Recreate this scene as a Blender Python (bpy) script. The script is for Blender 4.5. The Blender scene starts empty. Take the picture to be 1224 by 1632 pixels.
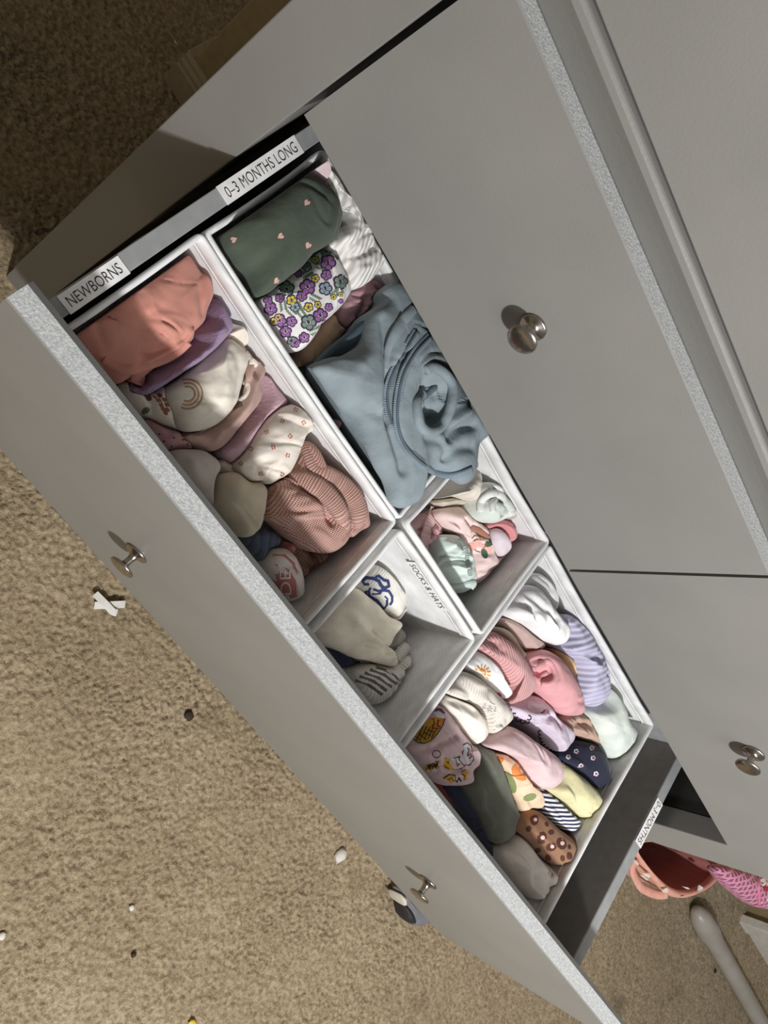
import bpy, math, random
import numpy as np
from mathutils import Matrix, Vector
from mathutils.bvhtree import BVHTree
random.seed(5)
rng = np.random.default_rng(7)
SC = bpy.context.scene
COL = SC.collection
S = 1.3                                     # metres per survey unit

# ------------------------------------------------------------------ camera
RC = np.array([[0.5157405, 0.5664187, 0.6427920],
               [0.7562251, -0.6535851, -0.0308235],
               [0.4026602, 0.5019924, -0.7654204]])      # rows: right, down, forward
CP = np.array([0.0187835, -0.4007239, 0.4170600]) * S
FPX = 1244.26
cd = bpy.data.cameras.new('camera')
cd.sensor_fit = 'VERTICAL'; cd.sensor_height = 36.0; cd.sensor_width = 27.0
cd.lens = 36.0 * FPX / 1632.0
cd.clip_start = 0.02
cam = bpy.data.objects.new('camera', cd); COL.objects.link(cam)
cam.matrix_world = Matrix([[RC[0][i], -RC[1][i], -RC[2][i], CP[i]] for i in range(3)] + [[0, 0, 0, 1]])
SC.camera = cam

# ------------------------------------------------------------------ world, lamp and added fill light
w = bpy.data.worlds.new('world'); SC.world = w; w.use_nodes = True
bg = w.node_tree.nodes['Background']
bg.inputs[0].default_value = (1.0, 0.985, 0.96, 1); bg.inputs[1].default_value = 0.175
ld = bpy.data.lights.new('room_lamp', 'POINT'); ld.energy = 126; ld.color = (0.985, 0.99, 1.0); ld.shadow_soft_size = 0.045
lo = bpy.data.objects.new('room_lamp', ld); COL.objects.link(lo); lo.location = (0.92, -1.37, 1.0)
ld2 = bpy.data.lights.new('overhead_fill', 'AREA'); ld2.energy = 21; ld2.size = 1.4; ld2.color = (1.0, 0.99, 0.97)  # added soft fill from above for upward faces, not a real fitting
lo2 = bpy.data.objects.new('overhead_fill', ld2); COL.objects.link(lo2); lo2.location = (1.6, -1.5, 1.62)
SC.view_settings.view_transform = 'Standard'; SC.view_settings.look = 'None'
SC.view_settings.exposure = 0.0; SC.view_settings.gamma = 1.0; SC.view_settings.use_curve_mapping = False

# ------------------------------------------------------------------ frames of reference
def rotv(r):
    r = np.array(r); t = np.linalg.norm(r); k = r / t
    K = np.array([[0, -k[2], k[1]], [k[2], 0, -k[0]], [-k[1], k[0], 0]])
    return np.eye(3) + math.sin(t) * K + (1 - math.cos(t)) * K @ K
RD = rotv([0.0416917, 0.0053520, 0.0033251])            # the pulled-out drawer sags a little
PIV = np.array([0.412, 0, -0.1]) * S
TR = np.array([-0.0037735, 0, 0]) * S
DT = PIV + TR - RD @ PIV
DM = Matrix([[*RD[i], DT[i]] for i in range(3)] + [[0, 0, 0, 1]])
CL = RD.T @ (CP - DT)
IDM = Matrix.Identity(4)
FLOOR = -0.78
def ray(p, local=True):
    d = RC.T @ np.array([p[0] - 612, p[1] - 816, FPX]); d /= np.linalg.norm(d)
    return (CL, RD.T @ d) if local else (CP, d)
def dl(p, z, local=True):
    o, d = ray(p, local); return o + d * ((z - o[2]) / d[2])
def dy(p, y, local=False):
    o, d = ray(p, local); return o + d * ((y - o[1]) / d[1])

# ------------------------------------------------------------------ materials
def lin(c):
    return tuple(((v / 255) / 12.92 if v / 255 <= .04045 else ((v / 255 + .055) / 1.055) ** 2.4) for v in c) + (1,)
def mat(name, rough=.6, metal=0.0, sheen=0.0, spec=.5):
    m = bpy.data.materials.new(name); m.use_nodes = True
    b = m.node_tree.nodes['Principled BSDF']
    b.inputs['Roughness'].default_value = rough; b.inputs['Metallic'].default_value = metal
    b.inputs['Sheen Weight'].default_value = sheen; b.inputs['Specular IOR Level'].default_value = spec
    return m, m.node_tree, b
def nd(t, typ, **kw):
    n = t.nodes.new(typ)
    for k, v in kw.items():
        if k in n.inputs.keys() if isinstance(k, str) else False: n.inputs[k].default_value = v
        else: setattr(n, k, v)
    return n
def ramp(t, fac, stops, interp='LINEAR'):
    r = t.nodes.new('ShaderNodeValToRGB'); r.color_ramp.interpolation = interp
    el = r.color_ramp.elements
    while len(el) < len(stops): el.new(0.5)
    for e, (p, c) in zip(el, stops): e.position = p; e.color = c
    t.links.new(fac, r.inputs[0]); return r
def noise(t, vec, scale, detail=3, rough=.5):
    n = t.nodes.new('ShaderNodeTexNoise'); n.inputs['Scale'].default_value = scale
    n.inputs['Detail'].default_value = detail; n.inputs['Roughness'].default_value = rough
    if vec is not None: t.links.new(vec, n.inputs['Vector'])
    return n
def wave(t, vec, period, dirn='X', dist=0.0, prof='SIN'):
    n = t.nodes.new('ShaderNodeTexWave'); n.wave_type = 'BANDS'; n.bands_direction = dirn; n.wave_profile = prof
    n.inputs['Scale'].default_value = .3142 / period; n.inputs['Distortion'].default_value = dist
    t.links.new(vec, n.inputs['Vector']); return n
def bump(t, b, h, strength, dist, prev=None):
    n = t.nodes.new('ShaderNodeBump'); n.inputs['Strength'].default_value = strength; n.inputs['Distance'].default_value = dist
    t.links.new(h, n.inputs['Height'])
    if prev: t.links.new(prev.outputs[0], n.inputs['Normal'])
    t.links.new(n.outputs[0], b.inputs['Normal']); return n
def mixc(t, fac, a, b):
    m = t.nodes.new('ShaderNodeMix'); m.data_type = 'RGBA'
    t.links.new(fac, m.inputs[0])
    for s, v in ((6, a), (7, b)):
        if isinstance(v, tuple): m.inputs[s].default_value = v
        else: t.links.new(v, m.inputs[s])
    return m.outputs[2]
def mult(t, a, b):
    m = t.nodes.new('ShaderNodeMath'); m.operation = 'MULTIPLY'; t.links.new(a, m.inputs[0]); t.links.new(b, m.inputs[1]); return m.outputs[0]

MATS = {}
def plain(name, c, rough=.6, metal=0, spec=.5):
    if name in MATS: return MATS[name]
    m, t, b = mat(name, rough, metal, 0, spec)
    tc = t.nodes.new('ShaderNodeTexCoord')
    n = noise(t, tc.outputs['Object'], 60, 3)
    c0 = lin([v * .95 for v in c]); c1 = lin([min(255, v * 1.04) for v in c])
    r = ramp(t, n.outputs[0], [(.3, c0), (.7, c1)]); t.links.new(r.outputs[0], b.inputs['Base Color'])
    MATS[name] = m; return m
def fabric(name, c, kind='jersey', c2=None, period=.003, dirn='X', rough=.95, sheen=.15, bstr=.5):
    """woven or knitted cloth; kind picks the knit: jersey, rib, stripe, waffle, twill, fleece, shade, nonwoven"""
    if name in MATS: return MATS[name]
    def soft(v):
        l_ = .3 * v[0] + .59 * v[1] + .11 * v[2]; return tuple(min(250, 1.03 * (x + .17 * (l_ - x))) for x in v)
    c = soft(c); c2 = soft(c2) if c2 else None
    m, t, b = mat(name, rough, 0, sheen, .2)
    tc = t.nodes.new('ShaderNodeTexCoord'); uv = tc.outputs['UV']
    n = noise(t, uv, 45, 4)
    c0 = lin([v * .93 for v in c]); c1 = lin([min(255, v * 1.05) for v in c])
    base = ramp(t, n.outputs[0], [(.3, c0), (.72, c1)]).outputs[0]
    fine = noise(t, uv, 1500, 2)
    if kind == 'jersey':
        wv = wave(t, uv, .0011, dirn, .6); bp = bump(t, b, wv.outputs[0], .2, .0005); bp = bump(t, b, fine.outputs[0], .35, .0007, bp); bump(t, b, noise(t, uv, 130, 4, .6).outputs[0], .3, .003, bp)
    elif kind == 'twill':
        wv = wave(t, uv, .0013, 'DIAGONAL', .3); bp = bump(t, b, wv.outputs[0], .35, .0005)
        base = mixc(t, ramp(t, wv.outputs[0], [(.0, (.13, .13, .13, 1)), (.5, (0, 0, 0, 1))]).outputs[0], base, lin([v * .8 for v in c]))
    elif kind == 'rib':
        wv = wave(t, uv, period, dirn, .5); bp = bump(t, b, wv.outputs[0], bstr, .0014); bump(t, b, fine.outputs[0], .25, .0005, bp)
        base = mixc(t, ramp(t, wv.outputs[0], [(.0, (.7, .7, .7, 1)), (.17, (0, 0, 0, 1))]).outputs[0], base, lin(c2 or [v * .84 for v in c]))
    elif kind == 'stripe':
        wv = wave(t, uv, period, dirn, .4); base = mixc(t, ramp(t, wv.outputs[0], [(.47, (0, 0, 0, 1)), (.53, (1, 1, 1, 1))]).outputs[0], base, lin(c2))
        bump(t, b, fine.outputs[0], .4, .0008)
    elif kind == 'waffle':
        wa = wave(t, uv, period, 'X', .5); wb = wave(t, uv, period * .72, 'Y', .5)
        pr = t.nodes.new('ShaderNodeMath'); pr.operation = 'MAXIMUM'; t.links.new(wa.outputs[0], pr.inputs[0]); t.links.new(wb.outputs[0], pr.inputs[1])
        pit = ramp(t, pr.outputs[0], [(.25, (.75, .75, .75, 1)), (.62, (0, 0, 0, 1))])
        base = mixc(t, pit.outputs[0], base, lin(c2 or [v * .62 for v in c]))
        bump(t, b, pr.outputs[0], .9, .0022)
    elif kind == 'fleece':
        f2 = noise(t, uv, 420, 4, .7); bump(t, b, f2.outputs[0], .7, .0025)
        base = mixc(t, ramp(t, f2.outputs[0], [(.4, (0, 0, 0, 1)), (.75, (.5, .5, .5, 1))]).outputs[0], base, lin([min(255, v * 1.18) for v in c]))
    elif kind == 'shade':                                     # two-tone heathered cloth
        f2 = noise(t, uv, 25, 5, .6)
        base = mixc(t, ramp(t, f2.outputs[0], [(.42, (0, 0, 0, 1)), (.6, (1, 1, 1, 1))]).outputs[0], base, lin(c2)); bump(t, b, fine.outputs[0], .3, .0006)
    elif kind == 'nonwoven':
        wa = wave(t, uv, .0030, 'DIAGONAL', .25); wb = wave(t, uv, .0022, 'Y', .2)
        mm = mult(t, wa.outputs[0], wb.outputs[0])
        base = mixc(t, ramp(t, mm, [(.0, (.3, .3, .3, 1)), (.35, (0, 0, 0, 1))]).outputs[0], base, lin([v * .88 for v in c]))
        bump(t, b, mm, .3, .0007)
    t.links.new(base, b.inputs['Base Color'])
    MATS[name] = m; return m

def paint(name, c, rough=.42):
    m, t, b = mat(name, rough, 0, 0, .45)
    tc = t.nodes.new('ShaderNodeTexCoord'); o = tc.outputs['Object']
    n = noise(t, o, 9, 3)
    r = ramp(t, n.outputs[0], [(.3, lin([v * .975 for v in c])), (.7, lin([v * 1.02 for v in c]))])
    t.links.new(r.outputs[0], b.inputs['Base Color'])
    f = noise(t, o, 420, 3, .6); bump(t, b, f.outputs[0], .16, .0012)
    return m
GREY = paint('grey_paint', (134, 132, 127))
def sparkle(name, c):                                       # orange-peel edge; glancing light and glints painted pale into the colour
    m, t, b = mat(name, .36, 0, 0, .6)
    tc = t.nodes.new('ShaderNodeTexCoord'); o = tc.outputs['Object']
    n = noise(t, o, 520, 3, .7)
    r = ramp(t, n.outputs[0], [(.35, lin([v * .9 for v in c])), (.7, lin([min(255, v * 1.14) for v in c]))])
    t.links.new(r.outputs[0], b.inputs['Base Color']); bump(t, b, n.outputs[0], .55, .0018)
    return m
EDGE = sparkle('lit_edge', (182, 183, 182))
CHAMF = paint('grey_bevel', (132, 133, 131), .5)
SIDEM = plain('grey_laminate', (150, 151, 151), .5)
INNER = plain('dark_laminate', (138, 132, 126), .55)
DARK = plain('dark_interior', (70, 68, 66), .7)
WHITEBOX = fabric('white_nonwoven', (226, 225, 224), 'nonwoven', sheen=0)
HEM = fabric('white_binding', (232, 231, 229), 'twill', sheen=0)
PAPER = plain('label_paper', (236, 234, 232), .55)
INK = plain('black_ink', (28, 26, 28), .6)
def nickel():
    m, t, b = mat('satin_nickel', .24, 1.0)
    tc = t.nodes.new('ShaderNodeTexCoord'); n = noise(t, tc.outputs['Object'], 300, 2)
    t.links.new(ramp(t, n.outputs[0], [(.3, lin((160, 152, 142))), (.7, lin((182, 174, 164)))]).outputs[0], b.inputs['Base Color'])
    return m
NICKEL = nickel()

# ------------------------------------------------------------------ mesh helpers
def mk(name, V, F, m, parent=None, M=None, org=None, smooth=True, uv=None, mi=None):
    V = np.asarray(V, float)
    if org is not None: V = V - np.asarray(org)
    me = bpy.data.meshes.new(name); me.from_pydata(V.tolist(), [], [list(f) for f in F])
    for mm in (m if isinstance(m, (list, tuple)) else [m]): me.materials.append(mm)
    if smooth: me.polygons.foreach_set('use_smooth', [True] * len(me.polygons))
    if mi is not None: me.polygons.foreach_set('material_index', mi)
    if uv is not None:
        l = me.uv_layers.new(name='UVMap'); idx = np.zeros(len(me.loops), np.int32); me.loops.foreach_get('vertex_index', idx)
        l.data.foreach_set('uv', np.asarray(uv, np.float32)[idx].ravel())
    me.update()
    o = bpy.data.objects.new(name, me); COL.objects.link(o)
    if parent: o.parent = parent
    elif M is not None or org is not None:
        o.matrix_world = (M or IDM) @ Matrix.Translation(Vector(org if org is not None else (0, 0, 0)))
    return o
def tag(o, label, cat, group=None):
    o['label'] = label; o['category'] = cat
    if group: o['group'] = group
    return o
def empty(name, M): 
    o = bpy.data.objects.new(name, None); o.empty_display_size = .05; COL.objects.link(o); o.matrix_world = M; return o
def boxmesh(x0, x1, y0, y1, z0, z1):
    V = [(x, y, z) for x in (x0, x1) for y in (y0, y1) for z in (z0, z1)]
    return V, [(0, 1, 3, 2), (4, 6, 7, 5), (0, 4, 5, 1), (2, 3, 7, 6), (0, 2, 6, 4), (1, 5, 7, 3)]
def bevbox(name, x0, x1, y0, y1, z0, z1, m, parent=None, bev=.0015, kind=None, org=None):
    V, F = boxmesh(x0, x1, y0, y1, z0, z1)
    o = mk(name, V, F, m, parent, smooth=False, org=org)
    if bev:
        b = o.modifiers.new('bevel', 'BEVEL'); b.width = bev; b.segments = 2
    if kind: o['kind'] = kind
    return o
def lathe(prof, n=40):
    V = []; F = []
    for r, h in prof:
        for i in range(n):
            a = 2 * math.pi * i / n; V.append((r * math.cos(a), -h, r * math.sin(a)))
    k = len(prof)
    for j in range(k - 1):
        for i in range(n):
            F.append((j * n + i, j * n + (i + 1) % n, (j + 1) * n + (i + 1) % n, (j + 1) * n + i))
    F.append(tuple(range(n))[::-1]); F.append(tuple((k - 1) * n + i for i in range(n)))
    return V, F
def catmull(P, n, closed=True):
    P = np.asarray(P, float); k = len(P); out = []
    seg = k if closed else k - 1
    for i in range(seg):
        if closed: a, b, c, d = P[(i - 1) % k], P[i], P[(i + 1) % k], P[(i + 2) % k]
        else: a, b, c, d = P[max(i - 1, 0)], P[i], P[i + 1], P[min(i + 2, k - 1)]
        for t in np.linspace(0, 1, 14, endpoint=False):
            out.append(.5 * (2 * b + (c - a) * t + (2 * a - 5 * b + 4 * c - d) * t * t + (3 * b - a - 3 * c + d) * t ** 3))
    if not closed: out.append(P[-1])
    out = np.array(out)
    Q = np.vstack([out, out[:1]]) if closed else out
    s = np.r_[0, np.cumsum(np.linalg.norm(np.diff(Q, axis=0), axis=1))]
    u = np.linspace(0, s[-1], n, endpoint=not closed)
    return np.stack([np.interp(u, s, Q[:, j]) for j in range(Q.shape[1])], 1)
def vnoise(x, y, seed=0):
    xi = np.floor(x).astype(np.int64); yi = np.floor(y).astype(np.int64); fx = x - xi; fy = y - yi
    fx = fx * fx * (3 - 2 * fx); fy = fy * fy * (3 - 2 * fy)
    def h(a, b):
        n = (a * 374761393 + b * 668265263 + seed * 974711) & 0x7fffffff
        n = ((n ^ (n >> 13)) * 1274126177) & 0x7fffffff
        return ((n ^ (n >> 16)) & 0xffff) / 65535.0
    return (h(xi, yi) * (1 - fx) + h(xi + 1, yi) * fx) * (1 - fy) + (h(xi, yi + 1) * (1 - fx) + h(xi + 1, yi + 1) * fx) * fy - .5
def fbm(x, y, seed=0, oc=3):
    s = 0; a = 1
    for i in range(oc): s = s + a * vnoise(x * 2 ** i, y * 2 ** i, seed + i * 17); a *= .5
    return s
def polydist(X, Y, P):
    best = np.full(X.shape, 1e9); sg = np.zeros(X.shape)
    for a, b in zip(P[:-1], P[1:]):
        d = b - a; L = d @ d + 1e-12
        t = np.clip(((X - a[0]) * d[0] + (Y - a[1]) * d[1]) / L, 0, 1)
        dx = X - a[0] - t * d[0]; dy_ = Y - a[1] - t * d[1]; dd = np.hypot(dx, dy_)
        m = dd < best; best = np.where(m, dd, best); sg = np.where(m, np.sign(d[0] * dy_ - d[1] * dx), sg)
    return best, sg

# picture windows used while measuring (x0, y0, magnification)
Z2 = (100, 370, 3.221); Z3 = (220, 620, 2.782); Z4 = (330, 220, 3.709); Z5 = (470, 440, 3.709)
Z6 = (480, 700, 2.782); Z7 = (640, 900, 2.914); Z8 = (620, 1120, 2.782); ZW = (430, 640, 5.441); ZD = (620, 820, 6.8); ZC = (460, 900, 6.12)
ZP = (560, 1080, 6.12)
def q(Z, pts): return [(Z[0] + x / Z[2], Z[1] + y / Z[2]) for x, y in pts]

BX = {  # fabric boxes: local x0, x1, y0, y1
 'A': (.0286, .3050, -.2020, -.0612), 'B': (.0300, .3052, -.0585, .0770), 'C': (.3125, .4515, -.2020, -.0622),
 'D': (.3127, .4546, -.0545, .0765), 'E': (.4565, .7430, -.2020, .0745)}
BX = {k: tuple(S * u for u in v) for k, v in BX.items()}
RIM = -.088 * S; BOT = -.215 * S

def cloth(name, label, cat, out, zm, H, m, box=None, p=2.6, folds=(), wr=.0016, wsc=28, wang=0, wan=2.5, seed=1,
          zb=None, n=150, nr=34, cen=None, group=None, grain=0, local=True, shrink=.3, parent=None, flat=.5, edge=.0012, low=12, rest=None, crease=.0026):
    """a soft bundle of cloth: rings from its outline up to the crown, sides tucked in and down to what carries it"""
    O = np.array([dl(a, zm, local)[:2] for a in out]); O = catmull(O, n)
    if box and local:
        b = BX[box]; mg = .0105
    if cen is None:
        x, y = O[:, 0], O[:, 1]; x2, y2 = np.roll(x, -1), np.roll(y, -1); cr = x * y2 - x2 * y; A = cr.sum() / 2
        c = np.array([((x + x2) * cr).sum(), ((y + y2) * cr).sum()]) / (6 * A)
        if A < 0: O = O[::-1]
    else:
        c = dl(cen, zm, local)[:2]
        x, y = O[:, 0], O[:, 1]
        if (x * np.roll(y, -1) - np.roll(x, -1) * y).sum() < 0: O = O[::-1]
    th = np.arange(n)
    O = O + (O - c) / (np.linalg.norm(O - c, axis=1, keepdims=True) + 1e-9) * (edge * fbm(O[:, :1] * 60, O[:, 1:] * 60, seed + 50))
    s = 1 - np.linspace(0, 1, nr) ** 1.35                     # 1 at outline -> 0 crown
    s = np.maximum(s, .012)
    X = c[0] + (O[:, 0] - c[0])[None, :] * s[:, None]; Y = c[1] + (O[:, 1] - c[1])[None, :] * s[:, None]
    Zb = zm + H * np.maximum(1 - s ** p, 0) ** flat
    Z = np.repeat(Zb[:, None], n, 1)
    ef = (1 - s ** 7)[:, None]
    ca, sa = math.cos(wang), math.sin(wang)
    U = (X * ca + Y * sa) * wsc / wan; W_ = (-X * sa + Y * ca) * wsc
    Z = Z + ef * wr * 2.2 * fbm(U, W_, seed, 3) + ef * wr * .9 * fbm(U * 3.1, W_ * 3.1, seed + 9, 2)
    if crease:
        U2 = (X * ca + Y * sa) * 13 + .6 * vnoise(X * 30, Y * 30, seed + 3); W2 = (-X * sa + Y * ca) * 34 + .9 * vnoise(X * 22, Y * 22, seed + 4)
        rd = np.abs(fbm(U2, W2, seed + 21, 2)); on = np.clip(.35 + 2.2 * vnoise(X * 24, Y * 24, seed + 22), 0, 1)
        Z = Z - ef * crease * on * np.exp(-(rd / .06) ** 2) + ef * crease * .5 * on * np.exp(-((rd - .14) / .08) ** 2)
    for f in folds:
        P = np.array([dl(a, zm + H * .7, local)[:2] for a in f[0]]); P = catmull(P, max(8, len(P) * 5), False) if len(P) > 2 else P
        d, sg = polydist(X, Y, P); mode = f[3] if len(f) > 3 else 'r'
        if mode == 'r': Z = Z + ef * f[2] * np.exp(-(d / f[1]) ** 2)
        else:
            e = np.clip(d / f[1], 0, 1); far = np.exp(-(d / (f[1] * (f[4] if len(f) > 4 else 7))) ** 2)
            Z = Z + ef * f[2] * sg * (e * e * (3 - 2 * e)) * far
    zb = max(BOT + .007, zm - .056) if zb is None else max(zb, zm - .2)
    Xl, Yl, Zl = [], [], []
    for k in range(1, low + 1):                          # rounded underside
        f = max(math.cos(k / low * math.pi / 2) ** .7, .03)
        Xl.append(c[0] + (O[:, 0] - c[0]) * f); Yl.append(c[1] + (O[:, 1] - c[1]) * f); Zl.append(np.full(n, zm + (zb - zm) * (1 - f ** 5) ** .5))
    X = np.vstack([np.array(Xl[::-1]), X]); Y = np.vstack([np.array(Yl[::-1]), Y]); Z = np.vstack([np.array(Zl[::-1]), Z])
    if box and local:
        X = np.clip(X, b[0] + mg, b[1] - mg); Y = np.clip(Y, b[2] + mg, b[3] - mg)
        c = np.array([min(max(c[0], b[0] + .02), b[1] - .02), min(max(c[1], b[2] + .02), b[3] - .02)])
    if rest:                                             # lies over the rim of a box: nothing below the rim outside it
        rb = BX[rest]; din = np.minimum(np.minimum(X - rb[0], rb[1] - X), np.minimum(Y - rb[2], rb[3] - Y))
        Z = np.maximum(Z, RIM + .0045 - np.maximum(din - .0115, 0) * 2.2)
    R = X.shape[0]
    V = np.stack([X.ravel(), Y.ravel(), Z.ravel()], 1)
    i = np.arange(R - 1)[:, None] * n; j = np.arange(n)[None, :]; j2 = (j + 1) % n
    F = np.stack([i + j, i + j2, i + n + j2, i + n + j], -1).reshape(-1, 4).tolist()
    V = np.vstack([V, [[c[0], c[1], zb], [X[-1].mean(), Y[-1].mean(), Z[-1].mean()]]])
    kb, kt = R * n, R * n + 1
    for a in range(n):
        F.append((kb, (a + 1) % n, a)); F.append((kt, (R - 1) * n + a, (R - 1) * n + (a + 1) % n))
    ga, gb = math.cos(grain), math.sin(grain)
    hgt = V[:, 2] - zm
    uv = np.stack([V[:, 0] * ga + V[:, 1] * gb, -V[:, 0] * gb + V[:, 1] * ga + np.minimum(hgt, 0) * .7], 1)
    org = np.array([c[0], c[1], zb])
    if parent is not None:
        org = parent['_org']; o = mk(name, V, F, m, parent, org=org, uv=uv)
    else:
        o = mk(name, V, F, m, None, DM if local else IDM, org, uv=uv); tag(o, label, cat, group)
    INFO[o.name] = (BVHTree.FromPolygons(V.tolist(), F), np.array(org), local)
    BOXOF[o.name] = box if local else None
    if parent is None:
        ow = np.stack([X[low], Y[low]], 1); cw = ow.mean(0); rel = ow - cw; an = np.arctan2(rel[:, 1], rel[:, 0]); od = np.argsort(an)
        o['_n'] = n; ORIGZ[o.name] = V[:-2, 2].reshape(-1, n) - zb
        CLOTHS.append((zm + H, o, local, box, zm, zm - zb, cw, np.r_[an[od] - 2 * math.pi, an[od], an[od] + 2 * math.pi], np.tile(np.hypot(rel[:, 0], rel[:, 1])[od], 3)))
    if parent is None: o['_org'] = [float(v) for v in org]
    return o
INFO = {}
CLOTHS = []
BOXOF = {}
ORIGZ = {}
def hit(o, px, lift=.0006, maxd=3):
    bvh, org, local = INFO[o.name]; a, d = ray(px, local)
    h = bvh.ray_cast(Vector(a), Vector(d), maxd)
    if h[0] is None: return None
    return np.array(h[0]) - d * lift
def decal(o, name, shapes, m, lift=.0007, label=None):
    """flat print laid on the cloth: each shape is a picture-space polygon, star-shaped about its middle"""
    if len(shapes) > 1 and name in SINGLE:
        return [decal(o, name, [s_], m, lift, label) for s_ in shapes]
    V = []; F = []; cnt = 0
    for P in shapes:
        P = np.asarray(P, float); c = P.mean(0)
        pts = [c] + [c + (p_ - c) * .5 for p_ in P] + list(P)
        H_ = []
        for p_ in pts:
            h_ = None
            for k_ in (1, .88, .75, .6, .45, .3, .15):
                h_ = hit(o, c + (np.asarray(p_) - c) * k_, lift)
                if h_ is not None: break
            H_.append(h_)
        if any(h is None for h in H_): continue
        H_ = np.array(H_)
        if np.ptp(H_[:, 2]) > .03: continue
        b = len(V); V += list(H_); k = len(P); cnt += 1
        for i in range(k):
            i2 = (i + 1) % k; F.append((b, b + 1 + i, b + 1 + i2)); F.append((b + 1 + i, b + 1 + k + i, b + 1 + k + i2, b + 1 + i2))
    if not V: return None
    d = mk(name, V, F, m, o, org=INFO[o.name][1], smooth=True)
    if label: d['label'] = label
    if cnt > 1: d['kind'] = 'stuff'
    return d
SINGLE = ('heart_print', 'berry_print', 'leaf_print', 'pineapple_print', 'orange_print', 'snap_ring', 'swirl_print')
def stroke(px, wid):
    """quads of a stroke polyline of picture width wid"""
    P = np.asarray(px, float); out = []
    for a, b in zip(P[:-1], P[1:]):
        t = (b - a) / (np.linalg.norm(b - a) + 1e-9); nn = np.array([-t[1], t[0]]) * wid / 2; e = t * wid * .2
        out.append([a - e + nn, a - e - nn, b + e - nn, b + e + nn])
    return out
def circ(c, r, n=10, sx=1, ang=0):
    ca, sa = math.cos(ang), math.sin(ang)
    return [(c[0] + r * (sx * math.cos(t) * ca - math.sin(t) * sa), c[1] + r * (sx * math.cos(t) * sa + math.sin(t) * ca)) for t in np.linspace(0, 2 * math.pi, n, endpoint=False)]
def petals(c, r, k=5, ang=0, pr=.55):
    out = []
    for i in range(k):
        a = ang + 2 * math.pi * i / k; out.append(circ((c[0] + r * .6 * math.cos(a), c[1] + r * .6 * math.sin(a)), r * pr, 8, .8, a))
    return out
def heart(c, r, ang=0):
    out = []
    for t in np.linspace(0, 2 * math.pi, 18, endpoint=False):
        x = .8 * math.sin(t) ** 3; y = -(.8125 * math.cos(t) - .3125 * math.cos(2 * t) - .125 * math.cos(3 * t) - .06 * math.cos(4 * t))
        out.append((c[0] + r * (x * math.cos(ang) - y * math.sin(ang)), c[1] + r * (x * math.sin(ang) + y * math.cos(ang))))
    return out
def tube(o, name, px, r, m, lift=0.0, sq=1.0, closed=False, n=60, label=None):
    """a tube or ribbon following a picture-space curve over the surface of o"""
    P = catmull(px, n, closed)
    Q = [hit(o, p_, lift) for p_ in P]
    ok = [i for i, v in enumerate(Q) if v is not None]
    if not ok: return None
    for i, v in enumerate(Q):                            # past the edge of the cloth: keep the height of the nearest point on it
        if v is None: Q[i] = dl(P[i], Q[min(ok, key=lambda j: abs(j - i))][2], INFO[o.name][2])
    Q = np.array(Q)
    bx_ = BOXOF.get(o.name)
    if bx_:
        b_ = BX[bx_]; rm = (r if np.isscalar(r) else max(r)) + .0105
        Q[:, 0] = np.clip(Q[:, 0], b_[0] + rm, b_[1] - rm); Q[:, 1] = np.clip(Q[:, 1], b_[2] + rm, b_[3] - rm)
    for _ in range(3): Q[1:-1] = (Q[:-2] + 2 * Q[1:-1] + Q[2:]) / 4
    return sweep(name, Q, r, m, o, INFO[o.name][1], sq, label)
def sweep(name, Q, r, m, parent, org, sq=1.0, label=None, k=10, M=None):
    Q = np.asarray(Q, float); n = len(Q); V = []; F = []
    rr = np.full(n, r) if np.isscalar(r) else np.interp(np.linspace(0, 1, n), np.linspace(0, 1, len(r)), r)
    up = np.array([0, 0, 1.0])
    T = np.gradient(Q, axis=0); T /= np.linalg.norm(T, axis=1, keepdims=True) + 1e-9
    L = np.r_[0, np.cumsum(np.linalg.norm(np.diff(Q, axis=0), axis=1))]
    uv = []
    for i in range(n):
        s_ = np.cross(T[i], up); s_ /= np.linalg.norm(s_) + 1e-9; u = np.cross(s_, T[i])
        for j in range(k):
            a = 2 * math.pi * j / k; V.append(Q[i] + rr[i] * (math.cos(a) * s_ + sq * math.sin(a) * u)); uv.append((L[i], rr[i] * a))
    for i in range(n - 1):
        for j in range(k): F.append((i * k + j, i * k + (j + 1) % k, (i + 1) * k + (j + 1) % k, (i + 1) * k + j))
    F.append(tuple(range(k))[::-1]); F.append(tuple((n - 1) * k + j for j in range(k)))
    d = mk(name, V, F, m, parent, M, org, uv=uv)
    if label: d['label'] = label
    return d
def textmesh(s):
    cu = bpy.data.curves.new('letters', 'FONT'); cu.body = s; cu.resolution_u = 3; cu.offset = -.007
    o = bpy.data.objects.new('letters', cu); COL.objects.link(o)
    bpy.context.view_layer.update()
    me = bpy.data.meshes.new_from_object(o.evaluated_get(bpy.context.evaluated_depsgraph_get()))
    V = np.array([v.co[:] for v in me.vertices]); F = [tuple(p_.vertices) for p_ in me.polygons]
    bpy.data.objects.remove(o); bpy.data.meshes.remove(me); bpy.data.curves.remove(cu)
    V[:, :2] -= V[:, :2].min(0); V[:, :2] /= V[:, :2].max(0)
    return V[:, :2], F
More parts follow.
